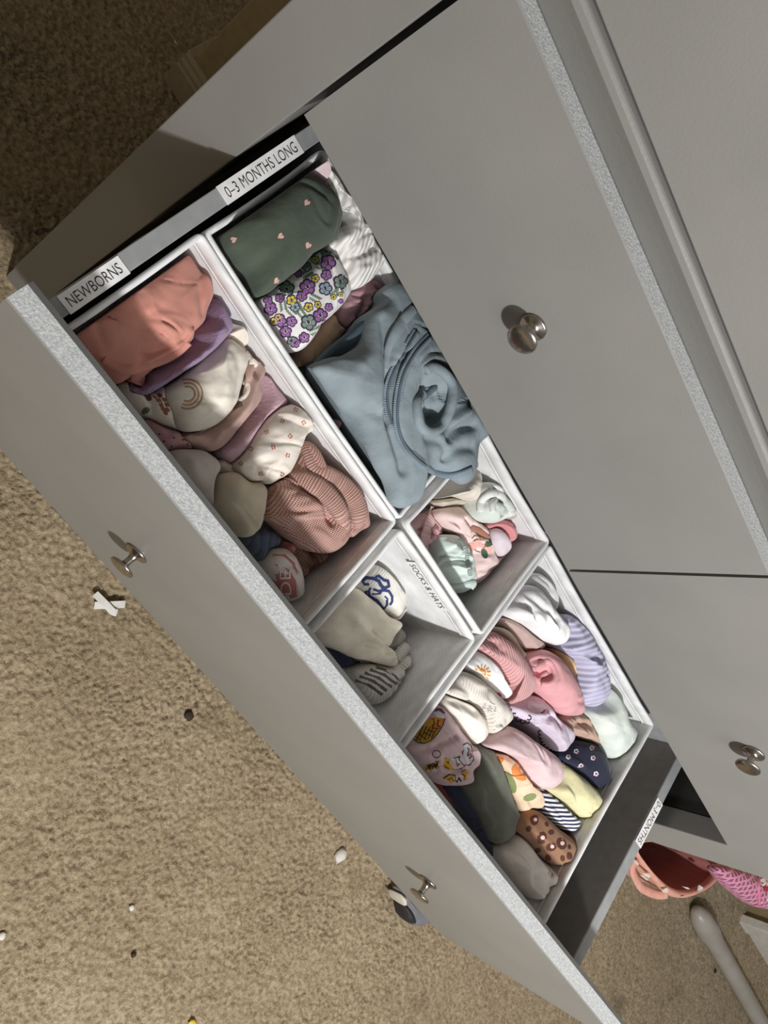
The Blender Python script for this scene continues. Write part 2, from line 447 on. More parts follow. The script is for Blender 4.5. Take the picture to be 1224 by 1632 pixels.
def paper_label(name, s, o3, ux, uy, wd, ht, parent, label, org, th=.0006, mx=.07, my=.2, paper=None):
    """a strip of printed paper: corner o3, reading direction ux, letters up uy"""
    ux = np.array(ux, float); uy = np.array(uy, float); nz = np.cross(ux, uy); o3 = np.array(o3)
    V = []; F = []; mi = []
    for dz in (0, th):
        for a, b in ((0, 0), (wd, 0), (wd, ht), (0, ht)): V.append(o3 + ux * a + uy * b + nz * dz)
    F += [(3, 2, 1, 0), (4, 5, 6, 7), (0, 1, 5, 4), (1, 2, 6, 5), (2, 3, 7, 6), (3, 0, 4, 7)]; mi += [0] * 6
    T, TF = textmesh(s); b = len(V)
    for x, y in T: V.append(o3 + ux * (wd * (mx + x * (1 - 2 * mx))) + uy * (ht * (my + y * (1 - 2 * my))) + nz * (th + .0003))
    F += [tuple(i + b for i in f) for f in TF]; mi += [1] * len(TF)
    d = mk(name, V, F, [paper or PAPER, INK], parent, org=org, smooth=False, mi=mi); d['label'] = label
    return d

# ================================================================== setting: carpet, walls, baseboards
def carpet_mat():
    m, t, b = mat('beige_carpet', 1.0, 0, .1, .1)
    tc = t.nodes.new('ShaderNodeTexCoord'); o = tc.outputs['Object']
    big = noise(t, o, 2.6, 4, .6); mid = noise(t, o, 130, 3, .6); fin = noise(t, o, 520, 3, .7); spot = noise(t, o, 7.5, 3, .55)
    c = ramp(t, mid.outputs[0], [(.28, lin((126, 108, 82))), (.5, lin((172, 154, 125))), (.72, lin((201, 182, 152)))]).outputs[0]  # pile tone, with the shade in its crevices put into the colour
    c = mixc(t, ramp(t, big.outputs[0], [(.42, (0, 0, 0, 1)), (.72, (.4, .4, .4, 1))]).outputs[0], c, lin((132, 115, 85)))
    c = mixc(t, ramp(t, spot.outputs[0], [(.62, (0, 0, 0, 1)), (.74, (.55, .55, .55, 1))]).outputs[0], c, lin((104, 90, 64)))
    t.links.new(c, b.inputs['Base Color'])
    bp = bump(t, b, mid.outputs[0], .7, .004); bump(t, b, fin.outputs[0], .8, .002, bp)
    return m
CARPET = carpet_mat()
def grid(x0, x1, y0, y1, st, base):
    xs = np.arange(x0, x1 + st * .5, st); ys = np.arange(y0, y1 + st * .5, st)
    X, Y = np.meshgrid(xs, ys)
    wx = X + .004 * vnoise(X * 60, Y * 60, 3); wy = Y + .004 * vnoise(X * 60, Y * 60, 4)
    h = .0052 * vnoise(wx * 125, wy * 150, 1) + .0036 * vnoise(wx * 240, wy * 240, 2) + .004 * vnoise(X * 14, Y * 14, 5)
    A_ = X * .35 + Y * .94; B_ = X * .94 - Y * .35
    h = h - .0075 * np.maximum(.11 - np.abs(fbm(A_ * 52 + .5 * vnoise(X * 30, Y * 30, 8), B_ * 105, 6, 2)), 0) / .11 * np.clip(.55 + 1.6 * vnoise(X * 9, Y * 9, 11), 0, 1)
    V = np.stack([X.ravel(), Y.ravel(), (FLOOR + h).ravel()], 1)
    ny, nx = X.shape; i = (np.arange(ny - 1)[:, None] * nx + np.arange(nx - 1)[None, :]).ravel() + base
    return V, np.stack([i, i + 1, i + nx + 1, i + nx], 1)
def big_mesh(name, V, F, m):
    me = bpy.data.meshes.new(name); me.vertices.add(len(V)); me.vertices.foreach_set('co', V.astype(np.float32).ravel())
    me.loops.add(F.size); me.loops.foreach_set('vertex_index', F.astype(np.int32).ravel())
    me.polygons.add(len(F)); me.polygons.foreach_set('loop_start', np.arange(0, F.size, 4, dtype=np.int32))
    me.polygons.foreach_set('use_smooth', np.ones(len(F), bool)); me.update(calc_edges=True); me.materials.append(m)
    o = bpy.data.objects.new(name, me); COL.objects.link(o); return o
V1, F1 = grid(-.62, 1.6, -.95, .55, .0026, 0)
V2, F2 = grid(1.6, 3.9, -.95, 1.2, .007, len(V1))
V3, F3 = grid(-1.6, 1.6, .55, 1.6, .012, len(V1) + len(V2))
V4, F4 = grid(-1.9, -.62, -.95, .55, .012, len(V1) + len(V2) + len(V3))
V5, F5 = grid(-1.9, 3.9, -3.2, -.95, .03, len(V1) + len(V2) + len(V3) + len(V4))
fl = big_mesh('floor', np.vstack([V1, V2, V3, V4, V5]), np.vstack([F1, F2, F3, F4, F5]), CARPET); fl['kind'] = 'structure'
fl['label'] = 'beige cut pile carpet with dull stains'
WALL = plain('tan_wall_paint', (172, 152, 116), .8)
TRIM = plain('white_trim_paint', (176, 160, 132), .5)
TRIMR = plain('white_casing_paint', (226, 222, 212), .45)
YW = .38 * S * 1.0
wx0 = dl((262, 122), FLOOR, False)
wy = float(wx0[1]) + .012
wl = bevbox('wall_back', wx0[0] + .012, 2.2, wy, wy + .10, FLOOR - .01, 1.62, WALL, bev=.003, kind='structure', org=(1.0, wy, FLOOR))
def baseboard(name, x0, x1, y, h, t_, m, ret=.0):
    pr = [(0, 0), (-t_, 0), (-t_, h * .66), (-t_ * .8, h * .70), (-t_ * .8, h * .80), (-t_ * .45, h * .86), (-t_ * .45, h * .94), (0, h)]
    V = [(x, y + a, FLOOR + b) for x in (x0, x1) for a, b in pr]; k = len(pr)
    F = [(i, (i + 1) % k, k + (i + 1) % k, k + i) for i in range(k)] + [tuple(range(k))[::-1], tuple(range(k, 2 * k))]
    o = mk(name, V, F, m, smooth=False, org=((x0 + x1) / 2, y, FLOOR)); o['kind'] = 'structure'; return o
baseboard('baseboard_back', wx0[0], 2.2, wy, .085, .016, TRIM)
bs = bevbox('baseboard_left', wx0[0] - .004, wx0[0] + .012, wy - .002, wy + .10, FLOOR - .01, FLOOR + .085, TRIM, bev=.002, kind='structure', org=(wx0[0], wy, FLOOR))
rx0 = dl((1181, 1466), FLOOR, False)
yr = float(rx0[1])
wr_ = bevbox('wall_right', rx0[0] + .02, 4.2, yr + .016, yr + .12, FLOOR - .01, 1.62, WALL, bev=.003, kind='structure', org=(3.4, yr, FLOOR))
baseboard('baseboard_right', rx0[0], 4.2, yr + .016, .095, .02, TRIMR)
bevbox('trim_1', rx0[0] - .006, rx0[0] + .07, yr - .012, yr + .02, FLOOR - .01, 1.6, TRIMR, bev=.003, kind='structure', org=(rx0[0], yr, FLOOR))

bevbox('wall_far', -1.95, 4.2, 1.58, 1.68, FLOOR - .01, 1.62, WALL, bev=0, kind='structure', org=(1, 1.6, FLOOR))
bevbox('wall_left', -1.98, -1.88, -3.2, 1.6, FLOOR - .01, 1.62, WALL, bev=0, kind='structure', org=(-1.9, -.8, FLOOR))

# ================================================================== dresser
W = .412 * S; FT = -.0036 * S
dr = empty('dresser', Matrix.Translation((W, 0, FLOOR)))
tag(dr, 'wide grey painted dresser with round metal knobs and one wide drawer pulled out', 'dresser')
DO = np.array([W, 0, FLOOR])
def dpart(name, x0, x1, y0, y1, z0, z1, m, bev=.0015): return bevbox(name, x0, x1, y0, y1, z0, z1, m, dr, bev, org=DO)
st = .0533 * S; DEP = .335 * S; ZT = .165 * S
dpart('side_panel', -st, -.005, 0, DEP, FLOOR + .06, ZT, GREY)
dpart('side_panel', 2 * W + .005, 2 * W + st, 0, .035, FLOOR + .06, ZT, GREY)
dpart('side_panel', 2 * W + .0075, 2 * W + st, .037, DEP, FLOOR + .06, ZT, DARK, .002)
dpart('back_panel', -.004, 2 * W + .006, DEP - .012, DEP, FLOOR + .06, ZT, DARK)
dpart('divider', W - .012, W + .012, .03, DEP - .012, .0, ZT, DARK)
dpart('bottom_rail', 0, 2 * W, .01, .03, FLOOR + .06, FLOOR + .12, GREY)
for sx in (-st, 2 * W + st - .06):
    for sy in (.005, DEP - .065):
        dpart('leg', sx, sx + .06, sy, sy + .06, FLOOR, FLOOR + .062, GREY)
# moulded top: sloping cove, rounded nosing, board standing above it
pr = [(.40 * S - .002, .165), (.0155, .165), (.0125, .170), (.000, .1905), (-.0044, .1968), (-.0048, .1975), (-.0048, .2012), (-.0044, .2024), (-.0036, .2032), (-.0022, .2036), (.004, .2036), (.335, .2056), (.335, .165)]
pr = [(a * S if abs(a) < .5 else a, b * S) for a, b in pr[1:]]
x0, x1 = -st - .004, 2 * W + st + .004; k = len(pr)
V = [(x, a, b) for x in (x0, x1) for a, b in pr]
F = [(i, (i + 1) % k, k + (i + 1) % k, k + i) for i in range(k)] + [tuple(range(k))[::-1], tuple(range(k, 2 * k))]
mk('top_moulding', V, F, GREY, dr, smooth=False, org=DO)
dpart('upper_panel', -st, 2 * W + st, .0006 * S, .0006 * S + .02, .2052 * S, .45, GREY, .001)
dpart('panel_joint', -st + .002, 2 * W + st - .002, .0022 * S, .02 * S, .2030 * S, .207 * S, DARK, 0)

KP = [(.0001, 0), (.0108, 0), (.0115, .0006), (.0115, .0016), (.0104, .0024), (.0062, .0034), (.0042, .0052), (.0034, .0085), (.0034, .0125), (.0044, .0148), (.0078, .0158), (.0112, .0164), (.0124, .0172), (.0126, .0182), (.0120, .0190), (.0094, .0199), (.0052, .0205), (.0001, .0207)]
KP = [(a * 1.12, b * 1.16) for a, b in KP]
def drawer_front(name, x0, x1, yf, th, z0, z1, ch, parent, org, gapmat=None):
    """front board with a top edge coloured bright as if lit and a bevel along its back top arris"""
    pr = [(yf, z0), (yf, z1 - .0012), (yf + .0012, z1), (yf + th - ch, z1), (yf + th, z1 - ch * .75), (yf + th, z0)]
    k = len(pr); V = [(x, a, b) for x in (x0, x1) for a, b in pr]
    F = [(i, (i + 1) % k, k + (i + 1) % k, k + i) for i in range(k)] + [tuple(range(k))[::-1], tuple(range(k, 2 * k))]
    mi = [0, 0, 1, 2, 0, 0, 0, 0]
    o = mk(name, V, F, [GREY, EDGE, CHAMF], parent, org=org, smooth=False, mi=mi); return o
KV, KF = lathe(KP, 44)
def knob(x, y, z, parent, org):
    o = mk('knob', np.array(KV) + np.array([x, y, z]), KF, NICKEL, parent, org=org); o['label'] = 'round mushroom shaped metal knob'
    e = o.modifiers.new('edge', 'EDGE_SPLIT'); e.split_angle = 1.0
    return o
H1 = .1718 * S
for i in (0, 1):
    d = drawer_front('drawer', i * W + (.0015 * S if i else .0012), (i + 1) * W - (.0012 if i else .0015 * S), FT, .019 * S, 0, H1, .006, dr, DO)
    d['label'] = ['closed small grey drawer with one knob, left of the pair', 'closed small grey drawer with one knob, right of the pair'][i]
    kx, kz = [(.1857 * S, .0878 * S), (.6332 * S, .0885 * S)][i]
    knob(kx, FT, kz, d, DO)
d = drawer_front('drawer', .0012, 2 * W - .0012, FT, .019 * S, FLOOR + .125, -.2765 * S, .006, dr, DO)
d['label'] = 'closed wide lower drawer beneath the open one'
for kx in (.183 * S, .64 * S): knob(kx, FT, -.50, d, DO)
# the pulled-out drawer (local frame DM)
YO = -.2301 * S; TH = .019 * S; ZTOP = -.0111 * S; ZB = -.2654 * S
dd = drawer_front('drawer', -.001, 2 * W + .001, YO, TH, ZB, ZTOP, .0062, dr, np.array([0, 0, 0]))
dd.matrix_parent_inverse = Matrix.Identity(4)
dd.matrix_local = Matrix.Translation(Vector(-DO)) @ DM
dd['label'] = 'wide open grey drawer with two knobs'
Z0 = np.zeros(3)
def sub(name, x0, x1, y0, y1, z0, z1, m, bev=.001): return bevbox(name, x0, x1, y0, y1, z0, z1, m, dd, bev, org=Z0)
XLO, XLI, XRI, XRO = .0097 * S, .0232 * S, .7979 * S, .8135 * S; ZR = -.0794 * S; YI = YO + TH
sub('side_panel', XLO, XLI, YI, .10 * S, -.245 * S, ZR, SIDEM)
sub('side_panel', XRI, XRO, YI, .10 * S, -.245 * S, ZR, [SIDEM])
sub('side_lining', XRI - .0012, XRI - .0002, YI, .10 * S, -.232 * S, ZR - .001, INNER, 0)
sub('back_panel', XLI, XRI, .088 * S, .10 * S, -.245 * S, ZR, SIDEM)
sub('bottom_panel', XLI, XRI, YI, .088 * S, -.232 * S, -.224 * S, INNER)
for px in ((219, 881), (683, 1405)):
    o_, d_ = ray(px); t_ = (YO - o_[1]) / d_[1]; P_ = o_ + d_ * t_; knob(P_[0], YO, P_[2], dd, Z0)
def ll(px): return dl(px, ZR + .0008)
def rim_label(s, a, b, xa, xb, up, label, **kw):
    """a, b: reading start and end along the rim"""
    a = ll(a); b = ll(b); wd = abs(b[1] - a[1]); sg = 1 if b[1] > a[1] else -1
    if sg > 0: paper_label('name_label', s, (xb, a[1], ZR + .0006), (0, 1, 0), (-1, 0, 0), wd, xb - xa, dd, label, Z0, **kw)
    else: paper_label('name_label', s, (xa, a[1], ZR + .0006), (0, -1, 0), (1, 0, 0), wd, xb - xa, dd, label, Z0, **kw)
rim_label('NEWBORNS', (103, 489), (198, 422), XLO + .0015, XLI + .0012, 1, 'white label reading NEWBORNS', my=.23)
rim_label('0–3 MONTHS LONG', (355, 315), (481, 237), XLO - .0004, XLI + .0006, 1, 'white label reading 0–3 MONTHS LONG', mx=.05, my=.22)
rim_label('0–3 MONTHS', (1054, 1280), (1018, 1348), XRI - .0004, XRO - .0004, 1, 'white label reading 0–3 MONTHS', mx=.04)

# ================================================================== fabric boxes
def perim(x0, x1, y0, y1, off, bow, f, r=.006, ns=26):
    """rounded rectangle inset by off; bow pushes the middle of each side inwards by bow[i]*f"""
    x0 += off; x1 -= off; y0 += off; y1 -= off; r = max(r - off, .0015); P = []
    cs = [(x0 + r, y0 + r, math.pi), (x1 - r, y0 + r, 1.5 * math.pi), (x1 - r, y1 - r, 0), (x0 + r, y1 - r, .5 * math.pi)]
    for i, (cx, cy, a0) in enumerate(cs):
        for j in range(5):
            a = a0 + j / 4 * math.pi / 2; P.append((cx + r * math.cos(a), cy + r * math.sin(a)))
        nx, ny, _ = cs[(i + 1) % 4]; a1 = a0 + math.pi / 2
        p0 = np.array(P[-1]); p1 = np.array([nx + r * math.cos(a1), ny + r * math.sin(a1)]); nrm = -np.array([math.cos(a1), math.sin(a1)])
        for j in range(1, ns):
            u = j / ns; P.append(tuple(p0 + (p1 - p0) * u + nrm * bow[i] * f * math.sin(math.pi * u) ** .8))
    return np.array(P)
def fabric_box(key, label, bow, seed):
    x0, x1, y0, y1 = BX[key]; L = []; uv = []
    def loop(off, z, f, wv):
        P = perim(x0, x1, y0, y1, off, bow, f); n = len(P)
        s_ = np.r_[0, np.cumsum(np.linalg.norm(np.diff(P, axis=0), axis=1))]
        c = P.mean(0); dirv = (P - c); dirv /= np.linalg.norm(dirv, axis=1, keepdims=True)
        P = P - dirv * (wv * fbm(s_ * 18, np.full(n, z * 22), seed, 2))[:, None]
        return np.c_[P, np.full(n, z)], np.c_[s_, np.full(n, z)]
    t = .0032
    seq = [(0, BOT), (0, BOT + .04), (0, BOT + .08), (0, RIM - .05), (0, RIM - .02), (.0002, RIM - .003), (t, RIM - .003), (t, RIM - .02), (t, RIM - .035), (t, RIM - .055), (t, RIM - .08), (t, BOT + .05), (t, BOT + .025), (t + .002, BOT + .003)]
    Vs = []; U = []
    for off, z in seq:
        h = (z - BOT) / (RIM - BOT); f = .35 + .65 * h if h > .02 else .1
        a, b = loop(off, z, f, .002 if .05 < h < .9 else .0006); Vs.append(a); U.append(b)
    n = len(Vs[0]); V = np.vstack(Vs); uv = np.vstack(U); F = []
    for i in range(len(seq) - 1):
        for j in range(n): F.append((i * n + j, i * n + (j + 1) % n, (i + 1) * n + (j + 1) % n, (i + 1) * n + j))
    F.append(tuple((len(seq) - 1) * n + j for j in range(n)))
    F.append(tuple(range(n))[::-1])
    org = np.array([(x0 + x1) / 2, (y0 + y1) / 2, BOT])
    root = mk('fabric_box', V, F, WHITEBOX, None, DM, org, uv=uv); tag(root, label, 'storage box', 'white fabric drawer boxes')
    # folded hem with a stitched groove
    hs = [(-.0012, RIM - .019), (-.0014, RIM - .016), (-.0014, RIM - .004), (-.0006, RIM - .0008), (.0014, RIM), (.0038, RIM - .0008), (.0048, RIM - .004), (.0049, RIM - .0145), (.0040, RIM - .0152), (.0047, RIM - .0162), (.0046, RIM - .0195), (.0030, RIM - .0200)]
    Vs = []; U = []
    for off, z in hs:
        a, b = loop(off, z, .35 + .65 * (z - BOT) / (RIM - BOT), .0008)
        a[:, 2] += .0011 * fbm(b[:, 0] * 9, np.full(n, seed * 3.0), seed + 5, 2); Vs.append(a); U.append(b)
    V = np.vstack(Vs); uv = np.vstack(U); F = []
    for i in range(len(hs) - 1):
        for j in range(n): F.append((i * n + j, i * n + (j + 1) % n, (i + 1) * n + (j + 1) % n, (i + 1) * n + j))
    mk('hem', V, F, HEM, root, org=org, uv=uv)
    return root, org
fabric_box('A', 'long white fabric box of rolled newborn clothes behind the drawer front, beside the NEWBORNS label', (.001, -.001, .003, .001), 11)
fabric_box('B', 'long white fabric box of green and floral clothes beside the 0–3 MONTHS LONG label', (-.003, .002, .001, .002), 12)
rc, oc = fabric_box('C', 'small white fabric box reading SOCKS & HATS inside its back wall', (.001, .001, -.001, .001), 13)
fabric_box('D', 'small white fabric box of pink and mint baby clothes behind the socks box', (.0, .001, .002, .002), 14)
fabric_box('E', 'large square white fabric box filled with rows of rolled clothes', (.001, .003, .002, .001), 15)
xc0, xc1, yc0, yc1 = BX['C']
CLEAR = fabric('clear_label_tape', (236, 235, 233), 'jersey', sheen=0, rough=.35)
a_ = dy((651, 893), yc1 - .0052, True); b_ = dy((712, 968), yc1 - .0052, True)
paper_label('name_label', 'SOCKS & HATS', (a_[0] + .002, yc1 - .0054, RIM - .0240), (1, 0, 0), (0, 0, 1), b_[0] - a_[0] + .004, .0165, rc, 'clear label reading SOCKS & HATS', oc, mx=.05, my=.18, paper=CLEAR, th=.0003)

# ================================================================== clothes
TIL = math.radians
def C8(*a): return a
# ---- box A: newborn clothes
SAL = fabric('coral_twill', (210, 136, 118), 'twill')
o = cloth('romper', 'coral romper rolled up at the NEWBORNS end of the front left box', 'romper',
  [(100, 530), (122, 516), (147, 497), (224, 449), (274, 409), (292, 406), (305, 417), (317, 435), (331, 437), (336, 451), (336, 472), (325, 500), (321, 515), (303, 534), (301, 546), (272, 571), (243, 589), (225, 602), (204, 604), (184, 611), (150, 585), (118, 560)],
  -.150, .030, SAL, 'A', p=3.2, wr=.0022, wsc=22, wang=.6, seed=3, grain=.5,
  folds=[([(160, 566), (195, 590), (240, 578), (290, 552), (305, 530)], .0035, .0055), ([(165, 580), (200, 598), (240, 586), (300, 548)], .0022, -.004),
         ([(222, 470), (232, 500), (245, 528), (265, 545)], .006, .0045, 's', 5), ([(225, 560), (250, 558), (290, 540)], .004, -.005), ([(150, 500), (156, 530), (168, 550)], .003, -.003), ([(325, 440), (318, 470), (322, 500)], .004, -.004)])
tube(o, 'waistband', [(165, 572), (200, 590), (238, 581), (275, 566), (300, 545)], .0045, SAL, lift=.000, sq=.55)
tube(o, 'tie', [(226, 584), (221, 598), (216, 612)], [.0085, .0082, .0078], SAL, lift=-.001, sq=.4, n=14)
o = cloth('leggings', 'plain violet fleece leggings folded between coral romper and rainbow top', 'leggings',
  [(322, 470), (346, 477), (352, 488), (367, 519), (356, 540), (324, 571), (274, 605), (246, 623), (230, 629), (212, 615), (235, 585), (300, 535)],
  -.148, .024, fabric('violet_fleece', (152, 124, 158), 'fleece'), 'A', p=4, wr=.001, seed=4, folds=[([(250, 600), (300, 570), (345, 530)], .01, .003)])
CREAM = fabric('cream_jersey', (222, 212, 196), 'jersey')
cloth('hat', 'small cream knotted hat tucked beside the violet leggings', 'hat',
  [(355, 532), (362, 512), (373, 506), (393, 516), (394, 541), (386, 556), (372, 556)], -.150, .020, CREAM, 'A', p=2, wr=.002, wsc=60, seed=6,
  folds=[([(370, 512), (372, 530), (380, 550)], .003, -.005)])
o = cloth('bodysuit', 'cream bodysuit with a brown leaf sprig under the rainbow top', 'bodysuit',
  [(193, 612), (215, 610), (236, 628), (255, 615), (271, 628), (279, 656), (290, 684), (276, 684), (249, 672), (230, 662), (205, 640)], -.168, .020, CREAM, 'A', p=2.4, wr=.002, wsc=45, seed=7,
  folds=[([(230, 625), (240, 645), (248, 668)], .003, -.006), ([(268, 630), (272, 650), (284, 680)], .004, -.004)])
BR = plain('brown_print', (136, 84, 60), .9)
sh = stroke([(251, 628), (258, 642), (263, 655)], 1.6)
for x, y in ((247, 632), (255, 630), (252, 638), (262, 637), (257, 646), (266, 645), (260, 652), (267, 653), (264, 658)): sh.append(circ((x, y), 3.0, 8, 1.5, .7))
decal(o, 'leaf_print', sh, BR)
decal(o, 'leaf_print', [circ((237, 634), 4.5, 8, 1.3, .9), circ((231, 628), 3.5, 8, 1.3, .4)], plain('dark_brown_print', (92, 66, 54), .9))
decal(o, 'leaf_print', [circ((232, 655), 5, 8, 1.6, -.6)], plain('olive_print', (104, 110, 76), .9))
o = cloth('top', 'cream top with a tan rainbow and dusty pink trim, middle of the newborn box', 'baby top',
  [(322, 572), (348, 548), (364, 541), (384, 556), (392, 575), (384, 600), (376, 634), (368, 652), (352, 670), (330, 684), (304, 688), (287, 678), (278, 656), (266, 622), (290, 600)],
  -.150, .024, CREAM, 'A', p=2.8, wr=.0022, wsc=26, wang=1.2, seed=8, folds=[([(345, 560), (355, 600), (350, 640)], .006, .003), ([(320, 600), (330, 640), (320, 680)], .008, -.002), ([(370, 560), (380, 590), (372, 640)], .005, -.003)])
TAN = plain('tan_print', (172, 132, 92), .9)
def arc(c, r, a0, a1, n=12, sx=1.0): return [(c[0] + r * math.cos(a) * sx, c[1] + r * math.sin(a)) for a in np.linspace(a0, a1, n)]
for r_, m_ in ((24, TAN), (18, plain('apricot_print', (186, 140, 108), .9)), (12, TAN)): decal(o, 'rainbow_print', stroke(arc((299, 628), r_, -1.9, 2.0, 14), 2.4), m_)
DP = fabric('dusty_pink_jersey', (186, 150, 138), 'jersey')
o = cloth('bodysuit', 'dusty pink bodysuit with a cream curled collar, beneath the rainbow top', 'bodysuit',
  [(388, 545), (398, 536), (410, 543), (424, 569), (420, 586), (411, 598), (412, 634), (398, 658), (379, 680), (348, 716), (318, 716), (290, 692), (320, 690), (368, 658), (386, 604)],
  -.160, .020, DP, 'A', p=2.4, wr=.0026, wsc=40, wang=2.2, seed=9, cen=(375, 650), folds=[([(400, 548), (410, 575), (405, 600)], .004, -.006), ([(405, 605), (390, 650), (345, 700)], .004, .004), ([(395, 610), (375, 655), (330, 690)], .004, -.005)])
tube(o, 'collar', [(398, 542), (391, 556), (397, 572), (407, 580)], .0040, CREAM, lift=-.002, n=30)
tube(o, 'ruffle', [(396, 588), (386, 602), (397, 618), (390, 634), (376, 640), (368, 654), (352, 672), (338, 680)], .0034, CREAM, lift=-.002, n=60)
cloth('leggings', 'soft pink fleece leggings folded beside the dusty pink bodysuit', 'leggings',
  [(410, 592), (416, 590), (431, 608), (455, 638), (453, 650), (426, 670), (402, 692), (389, 704), (374, 736), (360, 732), (352, 714), (380, 680), (404, 650)],
  -.162, .022, fabric('pink_fleece', (196, 156, 168), 'fleece'), 'A', p=3.6, wr=.001, seed=10, cen=(412, 655), folds=[([(370, 725), (395, 685), (440, 655)], .01, .002)])
o = cloth('sleepsuit', 'cream sleepsuit with small rust flowers, sleeve end turned in', 'sleepsuit',
  [(421, 675), (440, 656), (457, 646), (479, 642), (491, 656), (496, 681), (482, 697), (473, 720), (464, 744), (448, 765), (432, 772), (420, 766), (403, 766), (388, 756), (381, 742), (390, 724)],
  -.146, .024, fabric('cream_ditsy', (224, 212, 198), 'jersey'), 'A', p=2.6, wr=.002, wsc=30, wang=.9, seed=11, folds=[([(456, 662), (475, 672), (490, 676)], .003, .004, 's', 5), ([(420, 762), (416, 745), (424, 735)], .004, -.006), ([(432, 768), (428, 752), (436, 738)], .003, .004), ([(395, 750), (410, 736), (440, 742)], .005, -.004)])
RUST = plain('rust_print', (186, 108, 88), .9)
sh = []
for zx, zy in ((700, 90), (640, 140), (570, 190), (675, 210), (500, 265), (600, 260), (665, 295), (545, 375), (640, 380), (455, 330), (735, 150)):
    x, y = q(Z3, [(zx, zy)])[0]; a = zx * .37
    sh += petals((x, y), 4.4, 4, a, .34) + [circ((x + 3 * math.cos(a + 2.2), y + 3 * math.sin(a + 2.2)), .9, 6)]
decal(o, 'flower_print', sh, RUST)
cloth('bib', 'cream cotton bib tucked under the rust flowered sleepsuit', 'bib', [(340, 742), (362, 730), (384, 738), (396, 752), (386, 766), (360, 764)], -.172, .012, CREAM, 'A', seed=12, wr=.002, wsc=50)
cloth('bodysuit', 'dusty rose bodysuit with tiny black dots at the drawer front', 'bodysuit',
  [(228, 672), (250, 672), (280, 686), (297, 700), (306, 712), (286, 722), (262, 716), (240, 700)], -.172, .018, fabric('dusty_rose', (178, 132, 132), 'jersey'), 'A', wr=.0016, seed=13)
decal(bpy.data.objects['bodysuit.002'], 'dot_print', [circ(q(Z3, [(x, y)])[0], 1.5, 8) for x, y in ((95, 200), (160, 217), (220, 245), (150, 255), (115, 232), (200, 225), (245, 262))], INK)
cloth('muslin', 'pale greige folded cloth between dotted bodysuit and ivory bundle', 'cloth',
  [(270, 722), (300, 716), (322, 720), (341, 735), (346, 760), (350, 790), (338, 804), (310, 790), (288, 765)], -.162, .024, fabric('pale_greige', (200, 188, 180), 'jersey'), 'A', p=3, wr=.0012, seed=14)
cloth('trousers', 'ivory cotton trousers in a smooth bundle against the drawer front', 'trousers',
  [(342, 788), (348, 760), (366, 752), (392, 757), (414, 770), (421, 790), (416, 820), (408, 846), (388, 856), (374, 846), (352, 812)], -.154, .026, fabric('ivory_jersey', (206, 192, 166), 'jersey'), 'A', p=2.8, wr=.0018, wsc=18, seed=15,
  folds=[([(352, 796), (372, 800), (400, 830)], .006, -.004), ([(378, 760), (372, 800), (388, 840)], .008, .003)])
cloth('hat', 'slate blue ribbed hat between ivory trousers and lettered top', 'hat',
  [(384, 856), (400, 846), (416, 842), (440, 852), (442, 866), (426, 896), (414, 896), (396, 878)], -.176, .018, fabric('slate_rib', (84, 96, 116), 'rib', (58, 66, 84), .007, 'DIAGONAL', bstr=.6), 'A', wr=.002, wsc=60, seed=16)
o = cloth('top', 'white top printed with pink stripes and the letters DE', 'baby top',
  [(424, 890), (436, 876), (456, 876), (472, 898), (479, 926), (478, 955), (472, 968), (458, 960), (440, 930), (422, 906)], -.164, .022, fabric('white_cotton', (222, 214, 206), 'jersey'), 'A', p=2.4, wr=.0012, seed=17)
PKP = plain('rose_print', (196, 124, 122), .9)
decal(o, 'stripe_print', [q(Z3, [(572, 790), (610, 775), (670, 800), (700, 850), (712, 930), (690, 950), (650, 930), (600, 850)])] + stroke(q(Z3, [(600, 735), (650, 738), (690, 775), (710, 820)]), 4), PKP)
T, TF = textmesh('DE')
pt = []
for x, y in T:
    sx, sy = (x - .5) * 38, (.5 - y) * 17; a = -1.62
    pt.append((455 + sx * math.cos(a) - sy * math.sin(a), 929 + sx * math.sin(a) + sy * math.cos(a)))
HH = [hit(o, p_, .0016) for p_ in pt]
if all(h is not None for h in HH):
    d = mk('letter_print', HH, TF, plain('white_print', (238, 234, 230), .8), o, org=INFO[o.name][1], smooth=False); d['label'] = 'white letters DE'
WAF = fabric('rose_waffle', (216, 162, 145), 'waffle', (176, 122, 107), period=.0027)
qw = lambda pts: q(ZW, pts)
o = cloth('cardigan', 'rose pink waffle knit cardigan with hood, heaped at the right end of the newborn box', 'cardigan',
  qw([(270, 360), (300, 345), (345, 370), (400, 480), (470, 570), (600, 660), (720, 730), (800, 860), (830, 990), (830, 1090), (760, 1130), (700, 1180), (660, 1180), (600, 1260), (520, 1310), (400, 1310), (300, 1270), (150, 1150), (60, 1060), (-20, 1000), (-30, 900), (0, 760), (80, 690), (160, 660), (215, 540), (245, 440)]),
  -.150, .030, WAF, 'A', p=3, wr=.0022, wsc=20, wang=.8, seed=18, grain=.35, cen=qw([(430, 880)])[0],
  folds=[(qw([(330, 400), (370, 560), (440, 660), (560, 760), (660, 880), (700, 1000), (690, 1090)]), .0045, -.009), (qw([(170, 680), (300, 760), (420, 850), (500, 960), (540, 1050)]), .0045, -.009),
         (qw([(0, 900), (100, 940), (250, 950), (480, 960)]), .004, -.005), (qw([(160, 1120), (260, 1020), (380, 990), (520, 990)]), .004, .006, 's', 5), (qw([(660, 1180), (740, 1090), (820, 1060)]), .004, -.006)])
tube(o, 'hood_edge', qw([(190, 620), (300, 670), (420, 740), (520, 830), (600, 940), (640, 1040), (670, 1090)]), [.007, .0105, .0115, .0115, .011, .010, .007], WAF, lift=-.004, n=50, sq=.75)
